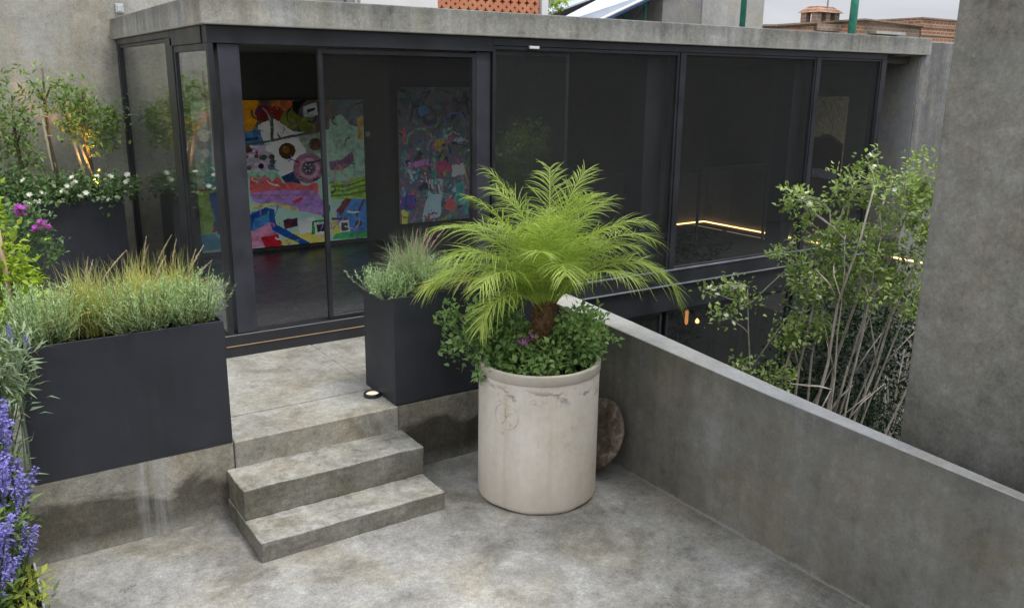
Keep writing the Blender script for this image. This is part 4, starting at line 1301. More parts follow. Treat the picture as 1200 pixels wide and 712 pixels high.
# ------------------------------------------------------------------ needle bushes and grasses
def needle_bush(name, label, c, rx, ry, h, n, mat, cat='bush', group=None, nl=.022, per=34, lean=.7):
    t = thing(name, label, cat, c, 0, group)
    P, D, T = [], [], []
    bm = bmesh.new()
    base = rng.uniform(-1, 1, (n, 2))
    for i in range(n):
        bx, by = base[i] * np.array([rx, ry]) * .45
        a = rng.uniform(0, 2 * PI); ln = lean * rng.uniform(0, 1) ** .7
        hh = h * rng.uniform(.55, 1.08) * (1 - .25 * ln)
        tip = np.array([bx + rx * .75 * ln * math.cos(a) + base[i][0] * rx * .35, by + ry * .75 * ln * math.sin(a) + base[i][1] * ry * .35, hh])
        b0 = np.array([bx, by, 0.0]); mid = b0 * .5 + tip * .5 + np.array([0, 0, -.02])
        mid[:2] = b0[:2] * .3 + tip[:2] * .7
        s = np.linspace(.12, 1, per)[:, None]
        pos = (1 - s) ** 2 * b0 + 2 * s * (1 - s) * mid + s ** 2 * tip
        tang = unit(2 * (1 - s) * (mid - b0) + 2 * s * (tip - mid))
        rad = unit(rng.normal(0, 1, (per, 3)))
        P.append(pos); D.append(tang * .9 + rad * .75); T.append(np.clip(.28 + .5 * s[:, 0] + rng.normal(0, .11, per) + rng.normal(0, .1), 0, 1))
        if i % 3 == 0: add_tube(bm, [b0, mid * .6 + b0 * .4, pos[per // 2], tip], [.003, .0025, .002, .001], 4, False)
    P = np.concatenate(P); D = np.concatenate(D); T = np.concatenate(T)
    ll = rng.uniform(nl * .7, nl * 1.3, len(P))
    link('foliage', leaves('foliage', P, D, ll, ll * .20, T, .2, .05), mat, t)
    link('stems', bm_mesh(bm, 'stems'), M['bark'], t)
    return t


def plume_mesh(L, curve, w=.011):
    n = 130
    s = rng.uniform(.66, 1, n)
    P = np.stack([curve * s ** 2, 0 * s, L * s - .15 * abs(curve) * s ** 2], 1)
    tang = unit(np.stack([2 * curve * s, 0 * s, L + 0 * s], 1))
    D = tang + unit(rng.normal(0, 1, (n, 3))) * .55
    me = leaves('plume', P, D, rng.uniform(w * .8, w * 1.7, n) * np.interp(s, [.66, .8, 1], [.8, 1.2, .4]), .003, rng.uniform(.2, 1, n), .1, 0)
    K = 6
    ss = np.linspace(0, 1, K)
    path = np.stack([curve * ss ** 2, 0 * ss, L * ss - .15 * abs(curve) * ss ** 2], 1)
    V, F, own = strips(path[None], np.full((1, K), .0012), np.tile(np.array([0, 1.0, 0]), (1, K, 1)))
    bm = bmesh.new(); bm.from_mesh(me)
    tl = bm.faces.layers.float.get('tone')
    vs = [bm.verts.new(v) for v in V]
    for f_ in F:
        fc = bm.faces.new([vs[k] for k in f_]); fc[tl] = .6
    bm.to_mesh(me); bm.free()
    return me


def grass_clump(name, label, c, r_, h, n, mat, plumes, pmat, group=None, tone=.45, bias=(0, 0), ph=1.25):
    t = thing(name, label, 'grass', c, 0, group)
    k = 7
    a = rng.uniform(0, 2 * PI, n)
    b0 = np.stack([r_ * .16 * rng.normal(0, 1, n), r_ * .16 * rng.normal(0, 1, n), np.zeros(n)], 1)
    out = rng.uniform(.1, 1.0, n)
    hh = h * rng.uniform(.6, 1.1, n)
    dirv = np.stack([np.cos(a) + bias[0], np.sin(a) + bias[1], 0 * a], 1)
    s = np.linspace(0, 1, k)[None, :, None]
    rise = (hh * (1 - .35 * out))[:, None, None]
    path = b0[:, None, :] + dirv[:, None, :] * (r_ * out)[:, None, None] * (.35 * s + .75 * s ** 2) + np.array([0, 0, 1.0]) * (rise * (s * 1.25 - .55 * s ** 2.4 * (0.3 + out[:, None, None])))
    wd = np.interp(np.linspace(0, 1, k), [0, .3, 1], [.8, 1, .1])[None, :] * rng.uniform(.0012, .0024, n)[:, None]
    sv = np.stack([-np.sin(a), np.cos(a), rng.normal(0, .3, n)], 1)
    V, F, own = strips(path, wd, np.repeat(unit(sv)[:, None, :], k, 1))
    tn = np.clip(tone + rng.normal(0, .2, n), 0, 1)[own] + np.tile(np.linspace(-.1, .2, k - 1), n)
    link('blades', np_mesh('blades', V, F, np.clip(tn, 0, 1)), mat, t)
    for i in range(plumes):
        o = link('plume', plume_mesh(h * ph * random.uniform(.72, 1.02), random.uniform(.05, .22)), pmat, t)
        aa = random.uniform(-.9, .6)
        o.rotation_euler = (0, random.uniform(-.08, .18), aa)
        o.location = (random.uniform(-.05, .05), random.uniform(-.05, .05), 0)
    return t


GB = 'grey green bushes in the charcoal planters'
needle_bush('rosemary_bush', 'feathery grey green bush at the left end of the long planter', (.37, 5.03, 1.20), .22, .19, .33, 220, M['rosemary'], group=GB)
needle_bush('rosemary_bush', 'dense grey green bush in the middle front of the long planter', (.83, 5.00, 1.20), .22, .17, .30, 230, M['rosemary'], group=GB)
needle_bush('rosemary_bush', 'grey green bush spilling over the right end of the long planter', (1.11, 5.01, 1.20), .19, .18, .31, 210, M['rosemary'], group=GB)
needle_bush('rosemary_bush', 'silvery bush trailing over the left corner of the planter behind the pot', (2.43, 5.10, 1.185), .20, .20, .22, 190, M['rosemary'], group=GB, lean=1.0)
needle_bush('rosemary_bush', 'grey green bush half hidden behind the palm fronds', (2.72, 5.04, 1.185), .20, .17, .25, 150, M['rosemary'], group=GB)
GG = 'ornamental grasses in the charcoal planters'
grass_clump('grass_clump', 'golden green fountain grass left of centre in the long planter', (.60, 5.12, 1.21), .36, .42, 1000, M['grass'], 3, M['plume'], GG, .45, (-.15, -.1))
grass_clump('grass_clump', 'straw tinted grass with upright plumes in the middle of the long planter', (.86, 5.14, 1.21), .34, .44, 900, M['grass'], 4, M['plume'], GG, .62, (.1, 0))
grass_clump('grass_clump', 'grass with tall pale plumes at the right end of the long planter', (1.08, 5.16, 1.21), .26, .42, 620, M['grass'], 4, M['plume'], GG, .55, (.1, 0))
grass_clump('grass_clump', 'grey green grass with pink plumes in the planter behind the pot', (2.62, 5.14, 1.185), .36, .44, 900, M['grass_grey'], 6, M['plume_pink'], GG, .5, (0, 0), 1.2)

# ------------------------------------------------------------------ left foreground bed
def salvia(label, x, y, h, n_sp, seed, lean=(0, 0)):
    random.seed(seed)
    t = thing('salvia', label, 'flower', (x, y, .015), 0, 'blue salvia plants in the left bed')
    ell = [(x + random.uniform(-.05, .05), y + random.uniform(-.05, .05), .015 + h * k, .12, .13, h * .15) for k in (.15, .33, .50, .62)]
    leaf_clump('foliage', ell, 560, .062, .020, M['salvia_leaf'], t, 6, .04, .6, 0, .25, .25)
    bm = bmesh.new()
    for i in range(n_sp):
        a = random.uniform(0, 2 * PI); r_ = .19 * math.sqrt(random.random())
        tip = Vector((r_ * math.cos(a) + lean[0], r_ * math.sin(a) + lean[1], h * random.uniform(.38, 1.02)))
        b0 = Vector((tip.x * .25, tip.y * .25, 0))
        add_tube(bm, [b0, b0.lerp(tip, .5), tip], [.004, .003, .002], 5, False)
        o = link('flower_spike', SPIKES[i % len(SPIKES)], None, t)
        d = (tip - b0).normalized()
        o.rotation_mode = 'QUATERNION'; o.rotation_quaternion = (d + Vector((random.uniform(-.25, .25), random.uniform(-.25, .25), 0))).to_track_quat('Z', 'Y')
        o.location = tip - d * .10
        s = random.uniform(.8, 1.25); o.scale = (s, s, s)
    link('stems', bm_mesh(bm, 'stems'), M['salvia_leaf'], t)
    return t


SPIKES = []
for k in range(4):
    n = 62
    s = rng.uniform(0, 1, n)
    P = np.stack([.006 * rng.normal(0, 1, n), .006 * rng.normal(0, 1, n), s * .17], 1)
    D = unit(rng.normal(0, 1, (n, 3)) * np.array([1, 1, .35]) + np.array([0, 0, .35]))
    me = leaves('flower_spike', P, D, rng.uniform(.018, .034, n) * np.interp(s, [0, .3, 1], [1, 1.1, .45]), rng.uniform(.010, .016, n), rng.uniform(.1, 1, n), .3, .2)
    me.materials.append(M['salvia'])
    SPIKES.append(me)
salvia('tall blue salvia beside the lower left corner of the long planter', -.02, 4.72, .98, 42, 1)
salvia('blue salvia leaning over the metal edging strip', -.03, 4.45, .78, 42, 2)
salvia('low blue salvia nearest the bottom left corner', -.12, 4.22, .64, 40, 3)
salvia('blue salvia at the far left behind the front flowers', -.20, 4.62, .95, 34, 4)
salvia('blue salvia at the left edge above the bottom corner', -.24, 4.30, .84, 34, 5)
yl = thing('yellowing_plant', 'small yellow green seedling by the metal edging at the bottom left', 'plant', (.07, 4.42, .015))
leaf_clump('foliage', [(.07, 4.42, .14, .09, .09, .09), (.09, 4.38, .07, .07, .07, .06)], 130, .06, .022, M['yellow_leaf'], yl, 5, .03, .7)

sv = thing('silver_plant', 'silvery narrow leaved plant above the blue flowers at the left edge', 'plant', (.06, 4.85, .015))
leaf_clump('foliage', [(.13, 4.80, 1.10, .12, .10, .11), (.19, 4.79, 1.22, .09, .09, .10), (.04, 4.84, 1.20, .14, .12, .14), (.0, 4.85, 1.02, .15, .12, .14), (.15, 4.80, .95, .09, .08, .10), (.06, 4.85, .6, .1, .08, .2)], 1500, .085, .014, M['silver'], sv, 9, .03, .8, .1, .2, .35)
twigs('stems', [(.06 + random.uniform(-.04, .04), 4.85, .0) for k in range(24)], [(.08 + random.uniform(-.14, .14), 4.82 + random.uniform(-.06, .06), random.uniform(.85, 1.28)) for k in range(24)], M['silver'], sv, .005, .003)
for (x, y, z) in ((.185, 4.76, 1.30), (.25, 4.76, 1.24)):
    o = link('flower_spike', SPIKES[0], None, sv); o.location = Vector((x, y, z)) - Vector(sv.location); o.scale = (.6, .6, .6)

lm = thing('lime_bush', 'bright lime green leafy bush at the left edge behind the long planter', 'bush', (.15, 5.75, .48))
leaf_clump('foliage', [(.20, 5.72, 1.55, .16, .16, .18), (.12, 5.78, 1.80, .15, .15, .18), (.26, 5.70, 1.30, .15, .15, .18), (.14, 5.7, 1.08, .18, .16, .18), (.02, 5.85, 1.62, .16, .16, .3), (.02, 5.8, 1.2, .16, .16, .3), (.22, 5.75, .85, .13, .13, .15)],
           4200, .052, .026, M['lime'], lm, 7, .045, .35, .05, .3, .3)
twigs('stems', [(.15, 5.75, .48)] * 22, [(.15 + random.uniform(-.15, .15), 5.75 + random.uniform(-.12, .12), random.uniform(1.1, 1.9)) for k in range(22)], M['bark'], lm, .008, .003)
bm = bmesh.new(); add_tube(bm, [(.235, 5.62, .45), (.245, 5.60, 1.3), (.225, 5.60, 1.97)], [.014, .0135, .013], 8); add_lathe(bm, [(.013, 0), (.008, .006), (0, .007)], 8, (.225, 5.60, 1.97))
tag(link('stake', bm_mesh(bm, 'stake', True), M['stake']), 'brown wooden stake standing in the lime green bush', 'stake', 'plant stakes at the left')

# purple flowered bush before the back planter
pb = thing('purple_bush', 'leafy bush with bright purple blooms before the back planter', 'bush', (.45, 7.3, .48))
leaf_clump('foliage', [(.44, 7.35, 1.48, .24, .2, .20), (.55, 7.25, 1.32, .16, .15, .16), (.35, 7.3, 1.25, .2, .2, .22), (.62, 7.3, 1.42, .09, .09, .09), (.4, 7.3, .9, .2, .2, .3)], 1300, .055, .032, M['ivy'], pb, 7, .045, .4)
twigs('stems', [(.45, 7.3, .48)] * 16, [(.45 + random.uniform(-.2, .2), 7.3 + random.uniform(-.15, .15), random.uniform(1.1, 1.6)) for k in range(16)], M['bark'], pb, .006, .003)
flowers(PURPLE, M['purple'], [(.575 + random.uniform(-.05, .05), 7.12 + random.uniform(-.03, .03), 1.51 + random.uniform(-.03, .04)) for k in range(9)] + [(.46 + random.uniform(-.04, .04), 7.12, 1.62 + random.uniform(-.05, .05)) for k in range(7)], pb, 'flower', 1.0, 1.6)

# white flowered climber in the back planter
jm = thing('climber', 'dark green climber dotted with white flowers along the back planter', 'climber', (.95, 9.4, 1.40))
ell = [(.2 + .165 * k, 9.30 + random.uniform(-.08, .08), 1.52 + random.uniform(-.05, .05), .18, .2, .13) for k in range(9)] + [(.35, 9.3, 1.66, .3, .2, .16), (.12, 9.35, 1.75, .25, .2, .18), (.30, 9.15, 1.40, .22, .15, .14)]
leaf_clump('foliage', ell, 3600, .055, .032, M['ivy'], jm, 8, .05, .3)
twigs('stems', [(.6 + .09 * k, 9.4, 1.40) for k in range(10)], [(.3 + .14 * k, 9.3, 1.56) for k in range(10)], M['bark'], jm, .006, .003)
flowers(WHITE, M['white_petal'], [(random.uniform(.55, 1.58), 9.10 + random.uniform(-.05, .06), random.uniform(1.42, 1.66)) for k in range(34)], jm, 'flower', 1.0, 1.7)

# three slim trees trained on the courtyard wall
def yard_tree(label, x, y, ells, n, top_z, forks, seed):
    random.seed(seed)
    t = thing('courtyard_tree', label, 'tree', (x, y, 1.40), 0, 'slim trees before the courtyard wall')
    bm = bmesh.new()
    add_tube(bm, [(x, y, 1.38), (x + .02, y, 1.7), (x - .01, y, 2.0), (x + .01, y, top_z)], [.022, .019, .016, .008], 8)
    for f_ in forks: add_tube(bm, [(x, y, f_[0]), ((x + f_[1]) / 2, y, (f_[0] + f_[2]) / 2 + .05), (f_[1], y - .05, f_[2])], [.012, .009, .004], 6)
    world_obj('trunk', bm_mesh(bm, 'trunk', True), M['bark'], t)
    leaf_clump('crown', ells, n, .065, .027, M['tree_leaf'], t, 8, .055, .25, 0, .3, .3)
    return t


yard_tree('fuller slim tree with its trunk lit orange from below', 1.27, 9.62, [(1.32, 9.6, 2.18, .24, .22, .20), (1.20, 9.6, 2.35, .18, .18, .14), (1.42, 9.55, 2.02, .17, .16, .16), (1.12, 9.6, 2.12, .13, .16, .13), (1.07, 9.6, 2.52, .14, .12, .08), (1.48, 9.6, 2.24, .11, .12, .11)], 1250, 2.45, [(2.0, 1.42, 2.15), (2.0, 1.15, 2.25)], 31)
yard_tree('slim tree with a drooping crown at the far left of the courtyard wall', .66, 9.62, [(.62, 9.6, 2.30, .22, .2, .15), (.50, 9.6, 2.05, .24, .2, .18), (.76, 9.6, 2.10, .16, .16, .15), (.40, 9.6, 2.5, .22, .2, .15), (.70, 9.6, 1.88, .15, .15, .14), (.3, 9.6, 2.2, .25, .2, .3), (.82, 9.6, 2.48, .13, .12, .07)], 1400, 2.4, [(1.9, .45, 2.15), (1.95, .8, 2.2)], 32)
yard_tree('thin sparse sapling tied to bamboo between the two fuller trees', .95, 9.66, [(.93, 9.62, 2.50, .16, .12, .09), (.97, 9.62, 2.36, .08, .1, .14), (.85, 9.62, 2.62, .1, .1, .06)], 170, 2.66, [(2.3, .85, 2.5), (2.35, 1.06, 2.5)], 33)
bm = bmesh.new(); add_tube(bm, [(.965, 9.60, 1.38), (.925, 9.60, 1.8), (.90, 9.60, 2.28)], [.014, .013, .012], 8)
add_tube(bm, [(.885, 9.585, 2.20), (.93, 9.60, 2.21), (.955, 9.64, 2.20)], .006, 5); add_tube(bm, [(.925, 9.585, 2.02), (.97, 9.60, 2.02)], .006, 5)
tag(link('stake', bm_mesh(bm, 'stake', True), M['stake_pale']), 'pale bamboo stake tied to the thin sapling by the courtyard wall', 'stake', 'plant stakes at the left')
for (a, b, lab) in (((1.24, 9.54, 1.40), (1.14, 9.54, 1.98), 'left of two stakes lit orange at the fuller courtyard tree'), ((1.33, 9.54, 1.40), (1.19, 9.54, 1.95), 'right of two stakes lit orange at the fuller courtyard tree')):
    bm = bmesh.new(); add_tube(bm, [a, ((a[0] + b[0]) / 2 + .004, a[1], (a[2] + b[2]) / 2), b], [.015, .014, .013], 8)
    tag(link('stake', bm_mesh(bm, 'stake', True), M['stake']), lab, 'stake', 'plant stakes at the left')
# the uplight that colours them
ul = thing('garden_uplight', 'small black garden uplight at the foot of the orange lit tree', 'lamp', (1.30, 9.30, 1.44))
bm = bmesh.new(); add_lathe(bm, [(0, 0), (.03, 0), (.035, .01), (.035, .09), (.028, .10), (.026, .085), (0, .085)], 20); link('housing', bm_mesh(bm, 'housing', True), M['black'], ul)
bm = bmesh.new(); add_lathe(bm, [(.025, .0855), (.015, .086), (0, .0865)], 16); link('lens', bm_mesh(bm, 'lens', True), M['led'], ul)
ld_ = bpy.data.lights.new('uplight_beam', 'SPOT'); ld_.energy = 260; ld_.color = (1, .50, .14); ld_.spot_size = R(44); ld_.spot_blend = .7; ld_.shadow_soft_size = .03
lo = bpy.data.objects.new('uplight_beam', ld_); COL.objects.link(lo); lo.parent = ul; lo.location = (0, 0, .12)
lo.rotation_euler = Vector((.09, -.26, -.40)).to_track_quat('Z', 'Y').to_euler()

# ------------------------------------------------------------------ tall shrub in the sunken court
random.seed(77)
sh = thing('tall_shrub', 'tall multi stemmed shrub with white flowers rising from the sunken court', 'shrub', (5.9, 4.2, -2.6))
crown = [(5.76, 4.26, 1.05, .22, .24, .18), (5.65, 4.33, 1.70, .17, .2, .14), (5.98, 4.12, 1.82, .22, .22, .16), (6.26, 3.92, 1.74, .24, .25, .18), (6.46, 3.80, 1.93, .2, .22, .16),
         (6.36, 3.86, 1.40, .26, .28, .2), (6.02, 4.08, 1.33, .26, .28, .2), (5.78, 4.24, 1.45, .18, .2, .16), (6.10, 4.03, 1.02, .28, .28, .17), (6.44, 3.80, .99, .24, .26, .2), (6.05, 4.05, 2.02, .10, .10, .09), (6.5, 3.75, 1.65, .2, .2, .2), (5.60, 4.36, 1.28, .13, .14, .11)]
low = [(5.17, 4.65, .76, .13, .11, .06), (5.34, 4.54, .88, .13, .12, .07), (5.25, 4.60, 1.0, .12, .11, .06), (5.08, 4.70, .97, .08, .07, .05), (5.31, 4.55, .34, .14, .12, .06), (5.18, 4.64, .22, .11, .1, .05), (5.48, 4.45, .14, .14, .14, .09),
       (5.62, 4.36, .58, .13, .14, .10), (5.6, 4.37, .22, .15, .15, .1), (5.85, 4.24, .66, .16, .18, .10)]
deep = [(6.5, 4.6, .55, .4, .4, .3), (6.9, 4.5, .2, .4, .4, .4), (6.3, 4.7, .1, .35, .4, .35), (6.8, 4.2, .75, .25, .3, .2), (6.6, 4.4, -.4, .5, .5, .4), (6.0, 4.6, -.3, .4, .4, .4)]
allpts = []
o1, c1 = leaf_clump('foliage', crown, 5600, .048, .027, M['shrub'], sh, 10, .032, .35, .14)
o2, c2 = leaf_clump('foliage', low, 1300, .048, .028, M['shrub'], sh, 8, .04, .3, .1)
o3, c3 = leaf_clump('foliage', deep, 6000, .05, .03, M['shrub_shade'], sh, 8, .06, .3, -.2)
rt = Vector((5.82, 4.25, -2.6))
# stems: (base offset, height fractions) fanning to the upper right
SX = Vector((.833, -.554, 0))
stems = [(-.28, -.22, .25, 1.75, .014), (-.16, -.10, .12, 1.30, .015), (-.10, .02, .34, 1.85, .017), (-.02, .06, .22, 1.65, .013), (.06, .20, .52, 1.75, .018), (.12, .28, .70, 1.7, .013), (.2, .36, .66, 1.25, .012),
         (.26, .46, .86, 1.45, .015), (.32, .56, 1.0, 1.2, .012), (.40, .68, 1.0, .95, .012), (-.34, -.42, -.52, .95, .010), (-.05, .16, .06, 1.15, .010), (.3, .5, .74, .9, .010), (.15, .3, .40, 1.15, .011)]
tops = []
for i, (s0, s1, s2, zt, r_) in enumerate(stems):
    dep = random.uniform(-.18, .18)
    N_ = Vector((.554, .833, 0))
    p0 = rt + SX * s0 * .5 + N_ * dep
    p1 = Vector((rt.x, rt.y, -.15)) + SX * s1 + N_ * dep
    p2 = Vector((rt.x, rt.y, zt)) + SX * s2 + N_ * dep * 1.2
    pts = []
    for q in [k / 8.0 for k in range(9)]:
        b = (1 - q) ** 2 * p0 + 2 * q * (1 - q) * (p1 * 2 - (p0 + p2) / 2) * 1.0 + q ** 2 * p2
        pts.append(b + Vector((random.uniform(-1, 1), random.uniform(-1, 1), 0)) * .026)
    bm = bmesh.new()
    add_tube(bm, pts, [r_ * (1.15 - .75 * k / 8) * random.uniform(.9, 1.1) for k in range(9)], 8)
    # a fork or two
    for k in (4, 5, 6, 7):
        if random.random() < .5:
            a = pts[k]; e = a + SX * random.uniform(-.25, .35) + Vector((0, 0, random.uniform(.25, .55))) + N_ * random.uniform(-.1, .1)
            add_tube(bm, [a, a.lerp(e, .5) + Vector((random.uniform(-.03, .03), random.uniform(-.03, .03), .02)), e], [r_ * .6, r_ * .45, r_ * .2], 6)
            tops.append(e)
    tops += pts[4:]
    world_obj('stem', bm_mesh(bm, 'stem', True), M['bark_pale'], sh)
sel = list(rng.choice(len(c1), 140)); ends = [Vector(c1[i]) for i in sel] + [Vector(c2[i]) for i in rng.choice(len(c2), 70)]
starts = [min(tops, key=lambda t_: (t_ - e).length + (0.6 if t_.z > e.z else 0)) for e in ends]
twigs('twigs', starts, ends, M['bark_pale'], sh, .0055, .002, 0, 5)['kind'] = 'stuff'
fl = []
for (px, py, pz) in ((5.08, 4.66, .97), (5.10, 4.64, .94), (5.05, 4.67, 1.0), (5.18, 4.60, .76), (5.17, 4.60, .73), (5.22, 4.56, .70), (5.28, 4.53, .82), (5.11, 4.62, .28), (5.10, 4.62, .24), (6.02, 4.02, 2.06), (6.05, 4.0, 1.98), (6.0, 4.04, 2.0), (6.18, 3.88, 1.80), (6.20, 3.87, 1.76), (5.62, 4.3, 1.72), (5.70, 4.2, 1.10)):
    fl.append((px, py, pz))
for i in rng.choice(len(c1), 16): fl.append(tuple(Vector(c1[i]) + Vector((-.06, -.09, .02))))
flowers(WHITE, M['white_petal'], fl, sh, 'flower', 1.0, 1.6)

# a second shrub, its shade painted into the leaves, lower down against the boundary wall
s2 = thing('painted_shade_shrub', 'leafy shrub with painted shade deep in the sunken court behind the pale stems', 'shrub', (7.6, 4.6, -2.6))
leaf_clump('foliage', [(7.6, 4.9, -.3, .6, .6, .6), (8.2, 4.6, .1, .6, .6, .6), (7.4, 4.4, -.9, .6, .6, .6), (8.4, 4.3, -.8, .6, .6, .8), (7.7, 4.3, .35, .35, .4, .3), (8.0, 5.2, .4, .5, .5, .5)], 9000, .055, .03, M['shrub_shade'], s2, 8, .07, .3, -.2)
twigs('stems', [(7.6 + random.uniform(-.15, .15), 4.6, -2.6) for k in range(14)], [(7.8 + random.uniform(-.6, .6), 4.6 + random.uniform(-.3, .3), random.uniform(-1, .4)) for k in range(14)], M['bark_pale'], s2, .016, .006)

# ------------------------------------------------------------------ beyond the roof
# breeze block screen
sc_ = thing('breeze_block_screen', 'orange terracotta breeze block screen showing above the roof slab', 'screen', (8.18, 13.0, 3.2))
bm = bmesh.new()
cw = .17
x0, z0 = 7.16, 3.30
for i in range(12):
    for j in range(5):
        xa, za = x0 + i * cw, z0 + j * cw
        cx_, cz_ = xa + cw / 2, za + cw / 2
        rO = cw / 2; k_ = 16
        for y_ in (13.0,):
            sq = []
            for q in range(k_):
                a = 2 * PI * (q + .5) / k_
                c_, s_ = math.cos(a), math.sin(a); mm = max(abs(c_), abs(s_))
                sq.append((cx_ + rO * c_ / mm, cz_ + rO * s_ / mm))
            ins = [(cx_ + (.040 + .014 * math.cos(4 * 2 * PI * (q + .5) / k_)) * math.cos(2 * PI * (q + .5) / k_), cz_ + (.040 + .014 * math.cos(4 * 2 * PI * (q + .5) / k_)) * math.sin(2 * PI * (q + .5) / k_)) for q in range(k_)]
            v1 = [bm.verts.new((p[0], y_, p[1])) for p in sq]; v2 = [bm.verts.new((p[0], y_, p[1])) for p in ins]; v3 = [bm.verts.new((p[0], y_ + .1, p[1])) for p in ins]
            for q in range(k_):
                q2 = (q + 1) % k_
                bm.faces.new((v1[q], v1[q2], v2[q2], v2[q])); bm.faces.new((v2[q], v2[q2], v3[q2], v3[q]))
world_obj('blocks', bm_mesh(bm, 'blocks'), M['terracotta'], sc_)
box('backing', (7.16, 13.16, 3.2), (9.20, 13.2, 4.2), M['brick'], sc_)
tag(box('white_post', (9.24, 12.96, 2.9), (9.38, 13.1, 4.3), M['white'], None, .004), 'white square post right of the orange breeze blocks', 'post')
bm = bmesh.new(); add_box(bm, (5.75, 12.9, 3.0), (7.12, 13.05, 4.5), .01); add_box(bm, (5.70, 12.86, 4.4), (7.14, 13.09, 4.52), .01)
tag(link('white_wall_panel', bm_mesh(bm, 'white_wall_panel'), M['white']), 'bright white wall panel left of the orange breeze blocks', 'panel')
bm = bmesh.new(); add_box(bm, (4.6, 12.9, 3.0), (5.68, 13.05, 4.5), .01); add_box(bm, (5.5, 12.85, 3.0), (5.6, 12.899, 4.5), .01)
tag(link('grey_wall_panel', bm_mesh(bm, 'grey_wall_panel'), M['render_grey']), 'dull grey wall end left of the bright white panel', 'panel')
rp = thing('roof_plant', 'little tuft of green leaves above the roof slab beside the white post', 'plant', (9.75, 13.2, 3.5))
leaf_clump('foliage', [(9.75, 13.2, 3.98, .2, .12, .12), (9.62, 13.2, 3.9, .1, .1, .08)], 160, .09, .04, M['lime'], rp, 5, .05, .3)
twigs('stems', [(9.75, 13.2, 3.5)] * 5, [(9.75 + random.uniform(-.15, .15), 13.2, 3.95) for k in range(5)], M['bark'], rp, .008, .004)
# neighbouring roofs: grey wall, sloping pale sheet, trestle
bm = bmesh.new(); add_box(bm, (9.4, 14.2, 2.5), (12.3, 14.4, 4.55), .01); add_box(bm, (9.4, 14.15, 4.55), (12.3, 14.45, 4.62), .005)
tag(link('grey_neighbour_wall', bm_mesh(bm, 'grey_neighbour_wall'), M['render_grey']), 'grey rendered wall behind the sloping pale sheet', 'wall')
ps = thing('sloping_sheet', 'pale sloping roof sheet with a blue edge above the roof slab', 'roof sheet', (10.5, 13.0, 3.7))
bm = bmesh.new()
def quad_slab(bm, a, b, dy, th):
    a, b = Vector(a), Vector(b)
    v = [bm.verts.new(q) for q in (a, b, b + Vector((0, dy, 0)), a + Vector((0, dy, 0)))]
    w = [bm.verts.new(q.co + Vector((0, 0, -th))) for q in v]
    bm.faces.new(v); bm.faces.new(w)
    for k in range(4): bm.faces.new((v[k], v[(k + 1) % 4], w[(k + 1) % 4], w[k]))
quad_slab(bm, (9.2, 13.35, 3.62), (12.2, 13.35, 4.62), .8, .03)
v = [bm.verts.new(q) for q in ((9.15, 12.95, 3.45), (10.05, 12.95, 3.45), (12.6, 12.95, 4.48), (11.85, 13.35, 4.55))]
bm.faces.new(v)
world_obj('sheet', bm_mesh(bm, 'sheet'), M['pale_sheet'], ps)
bm = bmesh.new(); add_tube(bm, [(10.05, 12.93, 3.44), (12.6, 12.93, 4.47)], .032, 6); world_obj('edge_bar', bm_mesh(bm, 'edge_bar'), M['blue'], ps)
tr = thing('steel_trestle', 'thin green and white steel trestle right of the sloping sheet', 'trestle', (11.8, 13.4, 3.3))
for (a, b, r_, m_, nm) in (((11.98, 13.3, 3.2), (11.98, 13.3, 4.15), .03, 'green_steel', 'leg'), ((12.02, 13.9, 3.2), (12.02, 13.9, 4.15), .03, 'green_steel', 'leg'), ((11.35, 13.3, 3.2), (11.35, 13.3, 4.3), .022, 'post', 'leg'),
                           ((10.3, 12.9, 3.60), (12.1, 12.9, 4.32), .028, 'white', 'rail'), ((11.0, 13.3, 4.2), (11.75, 13.3, 3.5), .02, 'post', 'brace'), ((11.5, 13.3, 3.5), (12.1, 13.3, 4.15), .018, 'post', 'brace'), ((11.2, 13.3, 4.05), (12.05, 13.3, 4.05), .022, 'green_steel', 'rail')):
    bm = bmesh.new(); add_tube(bm, [a, b], r_, 8); world_obj(nm, bm_mesh(bm, nm), M[m_], tr)
# concrete block house
cbk = thing('concrete_block', 'pale cement stair tower on the neighbouring roof', 'tower', (13.9, 14, 2.0))
box('wall', (12.16, 13.0, 1.5), (13.22, 14.8, 6.0), M['render_grey'], cbk, .01)
box('wall', (13.222, 12.98, 1.5), (15.06, 14.8, 6.0), M['block'], cbk, .01)
box('roof', (12.1, 12.9, 6.0), (15.12, 14.9, 6.15), M['block'], cbk, .01)
# green steel posts
for (x, y, r_, lab) in ((13.55, 12.2, .055, 'thin green steel post before the pale stair tower'), (29.9, 21.4, .15, 'green steel post before the brick house')):
    k_ = r_ / .055
    bm = bmesh.new(); add_tube(bm, [(x, y, 2.0), (x, y, 9.0)], r_, 10); add_lathe(bm, [(r_ * 2, 0), (r_ * 2, .03), (0, .03)], 10, (x, y, 2.0)); add_tube(bm, [(x + r_ * 1.3, y, 2.0), (x + r_ * 1.3, y, 9.0)], r_ * .25, 6)
    tag(link('green_post', bm_mesh(bm, 'green_post', True), M['green_steel']), lab, 'post')
